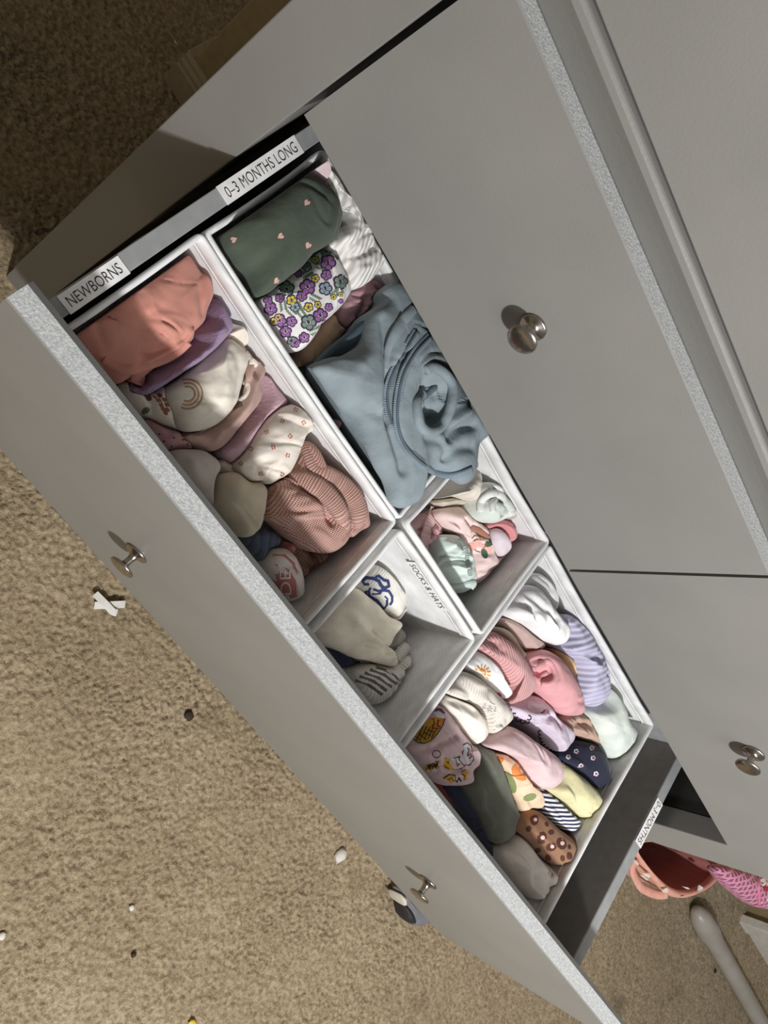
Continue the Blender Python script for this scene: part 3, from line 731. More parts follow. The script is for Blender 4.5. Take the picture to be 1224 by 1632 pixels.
tube(o, 'hood_edge', qw([(300, 370), (345, 470), (400, 580), (500, 640), (620, 720), (720, 830), (770, 960), (775, 1060)]), [.006, .008, .0095, .011, .012, .0125, .012, .009], WAF, lift=-.003, n=50, sq=.7)
tube(o, 'seam_piping', qw([(90, 680), (170, 680), (240, 720)]), .0022, WAF, lift=0, n=24)
def blob(px, zm, H, m, root, name, **kw): return cloth(name, '', '', px, zm, H, m, 'A', parent=root, **kw)
blob(qw([(370, 1320), (430, 1290), (490, 1310), (525, 1400), (525, 1500), (480, 1540), (410, 1530), (380, 1450)]), -.178, .018, WAF, o, 'sleeve', p=2.2, wr=.0014, seed=21, grain=1.1)
blob(qw([(160, 1290), (240, 1250), (330, 1310), (380, 1420), (390, 1530), (320, 1580), (250, 1570), (230, 1450)]), -.184, .016, WAF, o, 'sleeve', p=2.2, wr=.003, wsc=60, seed=22, grain=.2, folds=[(qw([(230, 1300), (280, 1400), (370, 1440)]), .004, -.008)])
blob(qw([(640, 1190), (760, 1120), (840, 1000), (880, 1040), (860, 1110), (760, 1200), (680, 1260), (640, 1250)]), -.176, .014, WAF, o, 'hem_fold', p=2.2, wr=.0014, seed=23, grain=.6)
cloth('sock', 'small rose pink sock showing beside the lettered top', 'sock', [(440, 870), (452, 862), (466, 868), (466, 880), (450, 882)], -.170, .012, fabric('rose_cotton', (186, 112, 108), 'jersey'), 'A', seed=24)

# ---- box B: 0-3 months long
GRN = fabric('forest_jersey', (76, 86, 71), 'jersey')
o = cloth('leggings', 'dark green leggings with small pink hearts, rolled at the back left corner', 'leggings',
  q(Z4, [(108, 545), (180, 480), (300, 385), (420, 290), (500, 222), (600, 240), (690, 300), (740, 360), (772, 470), (745, 580), (700, 640), (600, 705), (520, 790), (400, 880), (350, 925), (300, 930), (278, 880), (250, 800), (180, 750), (140, 690), (110, 640)]),
  -.118, .034, GRN, 'B', p=3, wr=.0016, wsc=16, wang=-.5, seed=31, grain=-.4, folds=[(q(Z4, [(180, 760), (230, 790), (275, 775)]), .003, -.006), (q(Z4, [(500, 250), (600, 290), (720, 380)]), .004, -.003), (q(Z4, [(270, 780), (300, 850), (290, 920)]), .004, .004, 's', 6)])
decal(o, 'heart_print', [heart(q(Z4, [(x, y)])[0], 6.2, a) for x, y, a in ((340, 380, -1.9), (590, 382, .6), (158, 600, -2.0), (435, 580, 1.0), (598, 635, .5), (412, 845, .8))], plain('pink_heart_print', (214, 172, 160), .9))
FLO = fabric('white_floral_base', (226, 222, 220), 'jersey')
o = cloth('leggings', 'white leggings covered in purple, yellow and sage flowers, next to green hearts', 'leggings',
  q(Z4, [(310, 960), (360, 925), (500, 805), (620, 705), (700, 650), (745, 690), (785, 775), (815, 830), (832, 900), (800, 970), (740, 1040), (625, 1140), (602, 1190), (545, 1258), (485, 1250), (420, 1160), (345, 1060)]),
  -.134, .028, FLO, 'B', p=3, wr=.0016, wsc=20, wang=-.6, seed=32, folds=[(q(Z4, [(460, 960), (490, 1060), (540, 1160)]), .006, .004, 's', 5)])
fl_mats = [plain('purple_petal_print', (150, 96, 158), .9), plain('sage_petal_print', (122, 142, 130), .9), plain('yellow_petal_print', (206, 186, 70), .9), plain('pale_blue_petal_print', (142, 164, 178), .9)]
INKV = plain('plum_outline_print', (58, 46, 66), .9)
R_ = random.Random(3); spots = []
for zx, zy, r_, k_ in ((715, 735, 13, 0), (595, 880, 13, 0), (470, 890, 13, 1), (790, 850, 12, 1), (700, 890, 11, 3), (600, 1000, 8, 2), (600, 1090, 13, 1), (500, 960, 9, 2), (375, 1010, 11, 0), (430, 1080, 11, 0), (670, 1050, 12, 0), (720, 1000, 7, 0), (430, 945, 8, 0), (560, 935, 9, 0), (500, 1085, 9, 0), (465, 1145, 10, 0), (640, 830, 7, 2), (520, 1000, 8, 3), (700, 670, 9, 1), (540, 800, 7, 0), (640, 720, 7, 2), (705, 810, 9, 0), (575, 1180, 9, 0),  (520, 1210, 9, 0), (395, 1085, 7, 2), (420, 1060, 6, 2), (655, 985, 6, 2), (590, 760, 8, 1), (360, 960, 8, 0), (500, 1200, 8, 1)):
    spots.append((q(Z4, [(zx, zy)])[0], r_ * .95, k_, R_.random() * 6))
for _ in range(60):                                     # small filler blossoms
    x, y = q(Z4, [(R_.uniform(340, 820), R_.uniform(680, 1240))])[0]
    if min(math.hypot(x - c_[0], y - c_[1]) - r_ for c_, r_, k_, a in spots) > 4.2: spots.append(((x, y), R_.uniform(3.4, 5.2), R_.choice((0, 1, 2, 1, 3, 0)), R_.random() * 6))
decal(o, 'flower_outline_print', sum([petals(c_, r_ * 1.14, 5, a, .47) for c_, r_, k_, a in spots], []), INKV, .0005)
for k_ in range(4): decal(o, ['purple_flower_print', 'sage_flower_print', 'yellow_flower_print', 'blue_flower_print'][k_], sum([petals(c_, r_, 5, a, .37) for c_, r_, kk, a in spots if kk == k_], []), fl_mats[k_], .0010)
decal(o, 'flower_centre_print', [circ(c_, r_ * .22, 6) for c_, r_, kk, a in spots], INKV, .0014)
lv = []
for zx, zy, a in ((540, 1000, 1.1), (760, 920, -.6), (640, 950, .5), (560, 1040, .9), (640, 1140, -.4), (450, 990, 1.4), (590, 800, -.6), (680, 760, .2), (780, 890, 1.2), (500, 1030, .8)):
    x, y = q(Z4, [(zx, zy)])[0]
    for k_ in range(-2, 3):
        for s_ in (-1, 1): lv.append(circ((x + 3.6 * k_ * math.cos(a) - s_ * 3.6 * math.sin(a), y + 3.6 * k_ * math.sin(a) + s_ * 3.6 * math.cos(a)), 1.25, 6, 3.0, a + s_ * .8))
decal(o, 'fern_print', lv, plain('fern_print', (104, 124, 100), .9), .0004)
RIBW = fabric('white_rib', (232, 228, 220), 'rib', (190, 182, 172), .0068, 'X', bstr=1.0)
o = cloth('sleepsuit', 'white chunky ribbed sleepsuit under the closed drawer, beside green leggings', 'sleepsuit',
  q(Z4, [(670, 60), (720, 90), (790, 210), (880, 380), (965, 510), (1005, 610), (1075, 715), (1000, 795), (940, 862), (850, 892), (800, 782), (740, 690), (705, 640), (772, 470), (740, 360), (690, 290), (640, 240), (560, 190), (590, 120)]),
  -.128, .026, RIBW, 'B', p=2.6, wr=.003, wsc=34, wang=1.0, seed=33, grain=.75, cen=q(Z4, [(830, 560)])[0],
  folds=[(q(Z4, [(690, 200), (770, 280), (800, 420), (760, 560)]), .006, -.006), (q(Z4, [(800, 690), (900, 690), (990, 640)]), .004, -.008), (q(Z4, [(860, 400), (850, 520), (800, 660)]), .006, .006), (q(Z4, [(830, 820), (930, 780), (1060, 715)]), .005, .004)])
cloth('hat', 'pale pink and white frilled hat in the far back corner', 'hat', q(Z4, [(585, 130), (610, 105), (650, 100), (690, 150), (715, 230), (715, 300), (680, 280), (640, 230), (600, 175)]), -.108, .014, fabric('pale_pink_print', (226, 200, 202), 'shade', (206, 168, 176)), 'B', wr=.004, wsc=70, seed=34)
cloth('dress', 'dark mauve ruched dress deep between floral leggings and blue trousers', 'dress',
  q(Z4, [(800, 960), (860, 890), (960, 840), (1065, 770), (1130, 830), (1110, 900), (1000, 1000), (900, 1060), (840, 1120), (780, 1080)]), -.150, .016, fabric('mauve_velvet', (176, 130, 138), 'fleece'), 'B', wr=.003, wsc=60, wang=1, seed=35, folds=[(q(Z4, [(880, 930), (930, 960), (900, 1050)]), .003, -.006), (q(Z4, [(980, 860), (1010, 920), (980, 990)]), .003, -.006)])
cloth('trousers', 'tan brown trousers between floral leggings and blue trousers', 'trousers',
  q(Z4, [(560, 1270), (600, 1190), (640, 1130), (740, 1050), (820, 1090), (812, 1130), (720, 1250), (640, 1330), (580, 1330)]), -.156, .014, fabric('tan_twill', (196, 158, 124), 'jersey'), 'B', seed=36)
DEN = fabric('dusty_blue_sateen', (136, 150, 156), 'jersey', sheen=.05, rough=.8)
DEND = fabric('shaded_blue_inside', (74, 92, 104), 'jersey')  # same blue cloth, its inner shadow put into the colour
o = cloth('jumpsuit', 'dusty blue zipped jumpsuit spilling over the box rim under the closed drawer', 'jumpsuit',
  q(Z5, [(98, 540), (180, 488), (290, 465), (380, 400), (430, 270), (470, 200), (550, 145), (545, 80), (600, 30), (690, 170), (745, 260), (800, 330), (850, 430), (930, 590), (1000, 690), (1080, 800), (1135, 925), (1075, 1000), (1062, 1100), (1045, 1190), (980, 1232), (880, 1175), (785, 1130), (740, 1205), (730, 1310), (690, 1350), (620, 1372), (560, 1335), (520, 1225), (470, 1140), (420, 1030), (368, 860), (290, 800), (200, 705), (140, 610)]),
  -.108, .028, DEN, None, p=3.4, wr=.0022, wsc=18, wang=1.1, seed=37, n=190, nr=42, cen=q(Z5, [(640, 740)])[0], zb=-.20, shrink=.42, rest='B',
  folds=[(q(Z5, [(540, 250), (545, 420), (540, 640), (560, 860), (610, 1030), (640, 1150)]), .006, -.010), (q(Z5, [(640, 460), (570, 580), (545, 700), (560, 860)]), .004, -.006),
         (q(Z5, [(440, 280), (450, 420), (400, 500)]), .008, .006), (q(Z5, [(360, 830), (430, 800), (500, 820)]), .005, -.005), (q(Z5, [(240, 470), (330, 470), (400, 420)]), .005, .004),
         (q(Z5, [(900, 960), (960, 900), (1060, 880)]), .006, -.010), (q(Z5, [(920, 860), (960, 830), (1000, 800)]), .006, .008), (q(Z5, [(900, 1080), (950, 1020), (1050, 1010)]), .006, -.008), (q(Z5, [(760, 960), (850, 990), (900, 1080)]), .006, -.005),
         (q(Z5, [(780, 640), (770, 740), (800, 830), (850, 850)]), .012, -.016), (q(Z5, [(860, 700), (850, 780)]), .014, -.014)])
blob_ = cloth('lining', '', '', q(Z5, [(112, 528), (200, 430), (300, 350), (420, 250), (540, 140), (575, 120), (640, 190), (560, 260), (470, 300), (400, 400), (300, 465), (180, 495)]), -.118, .006, DEND, None, zb=-.135, parent=o, p=4, seed=40, wr=.001, n=90, nr=16)  # dark flap added for the shaded inside of the jumpsuit cloth
def zipper(path, nm):
    tube(o, 'zip_tape', path, .0062, fabric('zip_tape', (132, 150, 162), 'rib', (92, 108, 120), .0022, 'X'), lift=-.0008, sq=.28, n=110)
    tube(o, 'zip_teeth', path, .0017, fabric('zip_teeth', (104, 120, 132), 'stripe', (70, 84, 96), .0018, 'X', rough=.4), lift=.002, n=110)
Z1 = q(Z5, [(800, 360), (740, 420), (690, 490), (640, 590), (612, 720), (608, 860), (640, 980), (720, 1080), (820, 1145), (930, 1168), (1042, 1130)])
zipper(Z1, 1)
zipper(q(Z5, [(720, 330), (650, 450), (580, 580), (548, 690), (555, 800), (580, 880)]), 2)
tube(o, 'leg_cuff', q(Z5, [(770, 560), (810, 535), (880, 570), (930, 640), (930, 730), (900, 830), (850, 900), (790, 920), (740, 880), (722, 800), (722, 730), (755, 690)]), .0062, DEN, lift=.002, n=90)
tube(o, 'leg_cuff', q(Z5, [(700, 190), (620, 300), (560, 430), (545, 560)]), [.006, .008, .007, .004], DEN, lift=-.002, n=40, sq=.6)
tube(o, 'zip_tape', q(Z5, [(740, 730), (780, 700), (830, 655)]), .0036, MATS['zip_teeth'], lift=.001, n=20)
pull = tube(o, 'zip_pull', q(Z5, [(755, 735), (752, 800), (760, 865)]), [.0020, .0016, .0024], plain('pale_metal_zip_pull', (170, 180, 186), .35, .6), lift=.005, n=20); pull['label'] = 'pale metal zip pull'
cloth('bodysuit', 'muted pink bodysuit squeezed between blue jumpsuit and white box wall', 'bodysuit',
  q(Z5, [(150, 640), (210, 700), (290, 790), (375, 860), (385, 910), (330, 930), (250, 880), (180, 760), (130, 680)]), -.146, .014, fabric('muted_pink', (178, 118, 130), 'jersey'), 'B', seed=38)
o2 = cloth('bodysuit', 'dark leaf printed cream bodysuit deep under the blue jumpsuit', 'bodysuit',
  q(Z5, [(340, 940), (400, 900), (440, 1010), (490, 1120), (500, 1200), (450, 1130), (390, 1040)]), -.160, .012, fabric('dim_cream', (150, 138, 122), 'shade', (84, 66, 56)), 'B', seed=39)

# ---- box C: socks and hats
q6 = lambda pts: q(Z6, pts); qc = lambda pts: q(ZC, pts)
o = cloth('sock', 'white knitted sock with a blue scribbled animal motif', 'sock',
  q6([(232, 668), (320, 556), (360, 562), (400, 578), (440, 620), (460, 680), (440, 735), (410, 790), (370, 770), (300, 720)]), -.200, .026, fabric('white_knit', (222, 218, 208), 'rib', None, .0024, 'X', bstr=.3), 'C', p=2.6, seed=41, wr=.0014, zb=BOT + .007)
NAV = plain('navy_knit_print', (52, 60, 110), .95)
sh = []
for P_, w_ in (([(720, 150), (760, 125), (830, 135), (880, 160), (900, 200)], 5.5), ([(850, 120), (880, 110), (930, 150), (970, 160), (980, 210), (940, 230), (900, 200)], 4.5), ([(720, 160), (740, 190), (780, 190)], 4), ([(800, 230), (790, 270), (820, 310), (870, 350), (900, 390), (930, 430)], 4.5),
               ([(830, 240), (880, 260), (930, 250), (980, 260), (1010, 310), (1010, 360), (990, 390)], 4), ([(930, 430), (960, 390), (960, 350)], 4), ([(770, 260), (800, 290)], 3), ([(900, 200), (920, 240), (890, 280), (840, 290)], 4), ([(940, 310), (970, 340)], 2.5)):
    sh += stroke(qc(P_), w_)
decal(o, 'animal_motif', sh, NAV, label='navy blue line motif')
o = cloth('sock', 'greyish white sock cuff under the cream hat', 'sock', qc([(930, 460), (1010, 420), (1100, 330), (1150, 350), (1110, 440), (1060, 530), (980, 520)]), -.205, .014, fabric('grey_white_knit', (206, 198, 190), 'jersey'), 'C', seed=42, zb=BOT + .007)
cloth('sock', 'pale grey sock deep beside the cream hat', 'sock', qc([(980, 760), (1050, 620), (1110, 640), (1120, 690), (1060, 800), (1000, 830), (940, 810)]), -.226, .012, fabric('pale_grey_knit', (186, 182, 174), 'jersey'), 'C', seed=43, zb=BOT + .007)
o = cloth('hat', 'large smooth cream cotton hat with a gathered knot end', 'hat',
  qc([(630, 230), (760, 310), (860, 390), (960, 500), (1080, 560), (1060, 620), (1010, 680), (970, 770), (930, 805), (1000, 850), (1020, 900), (1040, 960), (1000, 985), (900, 975), (780, 940), (640, 910), (480, 830), (360, 770), (270, 660), (330, 590), (520, 360)]),
  -.190, .024, fabric('cream_cotton', (234, 224, 202), 'jersey'), 'C', p=2.8, wr=.0018, wsc=16, wang=.6, seed=44, zb=BOT + .007, cen=qc([(700, 680)])[0],
  folds=[(qc([(640, 560), (720, 650), (800, 720), (900, 790)]), .007, .006), (qc([(800, 640), (900, 720), (930, 790)]), .004, -.006), (qc([(740, 760), (850, 790), (960, 850)]), .004, -.006), (qc([(880, 920), (930, 880), (1000, 870)]), .003, -.004)])
cloth('hat', 'navy blue knitted hat at the very front of the socks box', 'hat', qc([(345, 770), (480, 850), (640, 925), (600, 970), (520, 985), (430, 900)]), -.214, .016, fabric('navy_knit', (44, 52, 86), 'rib', (30, 36, 60), .004), 'C', seed=45, zb=BOT + .007)
cloth('sock', 'pale mauve grey sock peeping out under the cream hat', 'sock', q6([(195, 1020), (240, 985), (300, 1000), (280, 1040), (230, 1060)]), -.222, .014, fabric('mauve_grey_knit', (178, 168, 166), 'jersey'), 'C', seed=46, zb=BOT + .007)
GST = fabric('off_white_sock', (226, 220, 212), 'rib', None, .003, 'X', bstr=.4)
o = cloth('sock', 'off-white sock with dark grey stripes and a turned cuff', 'sock',
  q6([(235, 1045), (290, 1005), (345, 1000), (420, 1000), (450, 975), (480, 960), (515, 1000), (512, 1070), (490, 1110), (470, 1130), (440, 1150), (412, 1230), (375, 1245), (310, 1180)]),
  -.190, .024, GST, 'C', p=2.6, wr=.0018, wsc=40, seed=47, zb=-.24, grain=1.05, folds=[(q6([(410, 1000), (440, 1060), (480, 1110)]), .004, -.004)])
decal(o, 'stripe_print', sum([stroke(q6([(x0, y0), (x0 + 60, y0 + 22), (x0 + 115, y0 + 62), (x0 + 150, y0 + 112)]), 5.2) for x0, y0 in ((243, 1070), (262, 1052), (284, 1036), (308, 1022), (334, 1010))], []), plain('dark_grey_stripe', (112, 104, 100), .95), .0006)
tube(o, 'ribbed_cuff', q6([(418, 1000), (455, 965), (490, 950), (512, 985), (518, 1040), (500, 1085)]), .0075, fabric('off_white_rib', (220, 214, 206), 'rib', None, .003), lift=-.004, n=40, sq=.8)
tube(o, 'toe', q6([(330, 1200), (355, 1215), (390, 1225)]), [.010, .012, .009], fabric('off_white_toe', (214, 206, 198), 'jersey'), lift=-.006, n=20, sq=.6)

# ---- box D: pink and mint baby clothes
qd = lambda pts: q(ZD, pts)
cloth('cardigan', 'cream cardigan with a yellow scalloped edge below the blue jumpsuit', 'cardigan',
  q6([(600, 262), (640, 240), (720, 180), (765, 130), (785, 200), (770, 270), (740, 266), (690, 250), (640, 256)]), -.150, .020, CREAM, 'D', wr=.002, wsc=40, seed=51,
  folds=[(q6([(620, 255), (690, 225), (760, 262)]), .004, .004)])
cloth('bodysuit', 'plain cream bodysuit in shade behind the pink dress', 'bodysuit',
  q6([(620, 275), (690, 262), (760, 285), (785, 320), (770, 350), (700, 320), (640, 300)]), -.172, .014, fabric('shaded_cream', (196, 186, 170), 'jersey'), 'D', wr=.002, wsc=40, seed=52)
o = cloth('top', 'white top with green sprig print, curled at the back of the small box', 'baby top',
  q6([(772, 280), (778, 215), (830, 188), (868, 220), (905, 255), (955, 290), (945, 330), (900, 352), (835, 372), (782, 345)]), -.150, .022, fabric('white_sprig', (230, 230, 224), 'shade', (204, 212, 202)), 'D', wr=.003, wsc=50, seed=53,
  folds=[(q6([(800, 300), (850, 260), (900, 280), (890, 330)]), .004, -.010), (q6([(860, 225), (870, 270), (930, 300)]), .004, -.006)])
tube(o, 'collar_fold', q6([(795, 320), (800, 270), (850, 240), (905, 262), (945, 300), (930, 330)]), .0052, MATS['white_sprig'], lift=-.001, n=50, sq=.9)
tube(o, 'collar_fold', q6([(850, 320), (850, 280), (880, 265), (905, 290)]), .004, MATS['white_sprig'], lift=0, n=30)
PKS = fabric('blush_satin', (236, 206, 200), 'jersey', rough=.6, sheen=.05)
o = cloth('dress', 'blush pink ruffled dress with berry and leaf print', 'dress',
  q6([(600, 345), (620, 308), (700, 300), (740, 330), (785, 378), (850, 400), (905, 450), (912, 492), (870, 545), (830, 600), (770, 645), (742, 600), (735, 500), (700, 430), (640, 395)]),
  -.178, .026, PKS, 'D', p=2.4, wr=.003, wsc=46, wang=.9, seed=54, cen=q6([(790, 480)])[0],
  folds=[(qd([(560, 60), (650, 60), (760, 110), (800, 220)]), .004, -.007), (qd([(600, 150), (720, 180), (820, 260), (880, 400)]), .005, .007), (qd([(830, 60), (880, 160), (900, 300)]), .003, -.006), (qd([(900, 140), (960, 200), (1060, 250)]), .004, -.008), (qd([(860, 410), (960, 420), (1110, 420)]), .005, -.006)])
decal(o, 'berry_print', [circ(qd([(x, y)])[0], r_, 9, 1.2, .5) for x, y, r_ in ((1060, 370, 8), (960, 310, 7), (900, 350, 6), (1010, 250, 5))], plain('coral_berry_print', (232, 178, 164), .9))
decal(o, 'leaf_print', [circ(qd([(1090, 310)])[0], 5.2, 10, 1.7, -.6), circ(qd([(1035, 425)])[0], 5.2, 10, 1.6, 1.2)], plain('green_leaf_print', (72, 96, 74), .9), .0012)
decal(o, 'stem_print', stroke(qd([(1010, 400), (1040, 340), (1080, 330)]), 1.4) + stroke(qd([(900, 260), (930, 230), (990, 240)]), 1.2) + stroke(qd([(920, 290), (950, 270), (1000, 280)]), 1.2) + stroke(qd([(930, 380), (950, 400), (990, 410)]), 1.2), plain('brown_stem_print', (120, 84, 66), .9), .0012)
tube(o, 'neck_ruffle', qd([(880, 130), (930, 150), (1000, 190), (1060, 240), (1090, 210)]), .005, fabric('rust_ruffle', (176, 118, 96), 'jersey'), lift=-.001, n=40)
o = cloth('dress', 'pink dress with ribbon strap in the front left corner of the small back box', 'dress',
  q6([(462, 395), (500, 370), (545, 335), (590, 330), (610, 390), (600, 440), (560, 470), (510, 450)]), -.196, .018, fabric('rose_pink_cotton', (222, 172, 176), 'jersey'), 'D', wr=.003, wsc=40, seed=55, folds=[(qd([(250, 130), (310, 160), (400, 180)]), .004, -.006)])
tube(o, 'ribbon_strap', qd([(490, -80), (470, 20), (430, 120), (400, 230), (370, 380)]), [.006, .0085, .0085, .010, .016], fabric('pink_ribbon', (232, 188, 188), 'rib', None, .003), lift=.003, n=40, sq=.35)
tube(o, 'rosette', qd([(470, 190), (500, 180), (515, 210), (495, 235), (470, 225)]), .005, fabric('rosette_pink', (224, 160, 168), 'jersey'), lift=.003, n=30)
o = cloth('hat', 'coral pink hat with tiny dots against the back right wall', 'hat', q6([(830, 385), (860, 362), (905, 362), (940, 400), (940, 440), (905, 462), (880, 430)]), -.160, .016, fabric('coral_pink', (218, 136, 140), 'jersey'), 'D', seed=56)
decal(o, 'dot_print', [circ(q(Z6, [(x, y)])[0], 1.3, 7) for x, y in ((915, 398), (926, 410), (895, 420))], plain('plum_dot_print', (110, 60, 76), .9))
cloth('top', 'lilac white cotton top beside the coral hat', 'baby top', q6([(840, 410), (870, 395), (905, 440), (915, 490), (880, 520), (850, 480)]), -.158, .014, fabric('lilac_white', (224, 208, 216), 'jersey'), 'D', seed=57)
MINT = fabric('mint_satin', (206, 222, 214), 'jersey', rough=.55, sheen=.05)
o = cloth('bloomers', 'mint green satin bloomers with gathered waist and leg hem', 'bloomers',
  qd([(520, 240), (620, 215), (720, 235), (800, 320), (850, 440), (865, 560), (920, 720), (900, 770), (820, 830), (720, 855), (640, 800), (560, 680), (500, 560), (510, 420)]), -.178, .024, MINT, 'D', p=2.5, wr=.003, wsc=50, wang=1.2, seed=58,
  folds=[(qd([(520, 560), (620, 480), (720, 470), (840, 500)]), .0035, -.008), (qd([(540, 610), (660, 560), (820, 600)]), .0035, .006), (qd([(560, 540), (600, 470), (640, 420)]), .003, -.006), (qd([(690, 330), (720, 400), (700, 450)]), .005, .006)])
tube(o, 'waist_elastic', qd([(520, 550), (600, 490), (700, 475), (800, 490), (855, 520)]), .0035, MINT, lift=0, n=40)
tube(o, 'leg_hem', qd([(670, 780), (760, 770), (850, 750), (900, 730), (915, 750), (880, 790)]), .0048, MINT, lift=0, n=40)
tube(o, 'lace_trim', qd([(770, 270), (830, 380), (850, 500), (870, 600), (880, 650)]), .003, fabric('pale_mint_lace', (206, 224, 212), 'waffle', period=.002), lift=0, n=40)
cloth('cloth_tag', 'flat grey care tag standing at the right wall of the small back box', 'tag', qd([(860, 850), (990, 740), (1110, 650), (1080, 720), (960, 860), (900, 870)]), -.215, .004, fabric('grey_tag', (150, 144, 140), 'jersey'), 'D', seed=59, shrink=.1)

# ---- box E: rolled clothes, 0-3 months
q7 = lambda pts: q(Z7, pts); q8 = lambda pts: q(Z8, pts)
def roll(*a, **k):
    k.setdefault('p', 2.2); k.setdefault('shrink', .45)
    P = np.array(a[3]); c = P.mean(0); _w, ev = np.linalg.eigh(np.cov((P - c).T)); mj = ev[:, 1]; mn_ = ev[:, 0]
    if mn_[1] < 0: mn_ = -mn_
    L = ((P - c) @ mj); Wd = np.abs((P - c) @ mn_).max(); s0, s1 = L.min() * .75, L.max() * .95
    if Wd > 12: k['folds'] = list(k.get('folds', ())) + [([tuple(c + mj * t_ + mn_ * Wd * (.22 + .12 * math.sin(t_ * .09))) for t_ in np.linspace(s0, s1, 6)], .0028, -.0022, 's', 4)]
    return cloth(*a, **k)
WH = fabric('white_gauze', (235, 233, 232), 'jersey')
roll('muslin', 'greyish white folded muslin behind the crinkled white roll', 'cloth', q7([(590, 100), (600, 50), (640, 45), (690, 115), (712, 190), (690, 215), (650, 160)]), -.150, .018, fabric('grey_white', (206, 204, 202), 'jersey'), 'E', seed=61)
roll('bodysuit', 'crinkled white bodysuit rolled in the back left corner', 'bodysuit', q7([(488, 222), (510, 170), (545, 118), (600, 95), (628, 140), (700, 238), (752, 300), (748, 340), (710, 372), (650, 350), (560, 280)]), -.145, .032, WH, 'E', wr=.0032, wsc=34, wang=-.3, wan=3, seed=62,
  folds=[(q7([(560, 160), (600, 200), (620, 250)]), .005, -.006), (q7([(600, 100), (610, 150), (690, 250)]), .005, -.006), (q7([(620, 230), (660, 300)]), .003, .003), (q7([(660, 230), (700, 300)]), .003, .003)])
LIL = fabric('lilac_rib', (194, 190, 216), 'rib', (150, 146, 182), .0085, 'X', bstr=1.0)
roll('bodysuit', 'lilac wide ribbed bodysuit rolled along the back wall', 'bodysuit', q7([(715, 300), (738, 240), (800, 236), (850, 330), (892, 400), (912, 450), (934, 560), (932, 620), (890, 657), (835, 648), (812, 600), (800, 460), (720, 375)]), -.148, .032, LIL, 'E', wr=.0016, seed=63, grain=-.5,
  folds=[(q7([(800, 470), (850, 420), (905, 430)]), .005, -.006), (q7([(800, 440), (900, 470)]), .004, .004)])
roll('leggings', 'pale mint green leggings rolled in the back right corner', 'leggings', q7([(868, 690), (900, 620), (930, 560), (970, 590), (1002, 680), (1062, 780), (1052, 842), (1000, 892), (950, 893), (920, 835), (890, 740)]), -.150, .032, fabric('pale_mint', (214, 222, 211), 'jersey'), 'E', wr=.0014, seed=64)
roll('leggings', 'dusty beige pink finely ribbed leggings next to the white roll', 'leggings', q7([(455, 258), (490, 250), (540, 278), (640, 345), (645, 380), (590, 412), (540, 370), (500, 320)]), -.160, .022, fabric('beige_pink_rib', (198, 166, 158), 'rib', None, .003, 'X', bstr=.5), 'E', seed=65, grain=.3)
roll('top', 'cream beige top layered under the rose ribbed roll', 'baby top', q7([(440, 300), (480, 300), (530, 370), (580, 400), (575, 440), (545, 460), (500, 380)]), -.158, .020, fabric('cream_beige', (206, 188, 166), 'jersey'), 'E', seed=66, wr=.002)
roll('leggings', 'rose pink ribbed leggings rolled at the left wall of the large box', 'leggings', q7([(358, 388), (385, 340), (415, 312), (450, 330), (478, 352), (540, 430), (592, 530), (592, 585), (545, 625), (480, 642), (495, 570), (430, 480)]), -.148, .032, fabric('rose_rib', (224, 164, 162), 'rib', (184, 116, 118), .0034, 'X', bstr=.8), 'E', seed=67, grain=.95,
  folds=[(q7([(380, 380), (420, 350), (460, 370)]), .004, -.007), (q7([(400, 320), (440, 350), (470, 400)]), .004, -.004)])
o = roll('top', 'white top with an orange sun and pink heart, rolled at the left wall', 'baby top', q7([(295, 470), (320, 425), (348, 402), (385, 432), (440, 490), (502, 562), (495, 600), (460, 622), (400, 575), (340, 510)]), -.152, .028, WH, 'E', seed=68)
ORG = plain('orange_print', (230, 160, 70), .9)
sc_ = q7([(375, 505)])[0]
sh = [arc(sc_, 6.5, -2.4, .8, 12)]
for k_ in range(8):
    a = -2.6 + k_ * .48; sh += stroke([(sc_[0] + 8.5 * math.cos(a), sc_[1] + 8.5 * math.sin(a)), (sc_[0] + 13.5 * math.cos(a), sc_[1] + 13.5 * math.sin(a))], 2.2)
decal(o, 'sun_print', sh, ORG); decal(o, 'heart_print', [heart(q7([(456, 606)])[0], 5, 0)], plain('hot_pink_print', (222, 60, 140), .9))
ROS = fabric('rose_jersey', (224, 156, 160), 'jersey')
o = roll('leggings', 'rose pink leggings rolled with the spiral end showing', 'leggings', q7([(568, 455), (600, 415), (645, 393), (700, 418), (762, 500), (812, 620), (818, 690), (770, 700), (735, 690), (690, 650), (620, 560), (580, 505)]), -.142, .032, ROS, 'E', wr=.0016, seed=69,
  folds=[(q7([(610, 490), (660, 450), (700, 470), (705, 520), (660, 545), (630, 530)]), .004, -.009), (q7([(636, 526), (660, 508), (684, 506)]), .008, -.024), (q7([(590, 480), (640, 455), (670, 440)]), .003, -.004)])
tube(o, 'rolled_edge', q7([(585, 490), (640, 470), (672, 446), (700, 468), (716, 520), (690, 550), (650, 552)]), .0042, ROS, lift=-.0005, n=50)
tube(o, 'rolled_edge', q7([(630, 535), (655, 515), (676, 500)]), .0035, ROS, lift=-.0005, n=24)
roll('top', 'orange and cream patterned top between rose and lilac rolls', 'baby top', q7([(690, 395), (730, 395), (772, 412), (800, 470), (806, 560), (780, 540), (750, 480)]), -.160, .018, fabric('orange_batik', (216, 176, 126), 'shade', (172, 116, 64)), 'E', seed=70)
roll('bodysuit', 'plain apricot orange bodysuit under the rose spiral roll', 'bodysuit', q7([(580, 540), (620, 560), (690, 650), (735, 700), (700, 720), (640, 650), (590, 600)]), -.172, .018, fabric('apricot', (222, 140, 110), 'jersey'), 'E', seed=71)
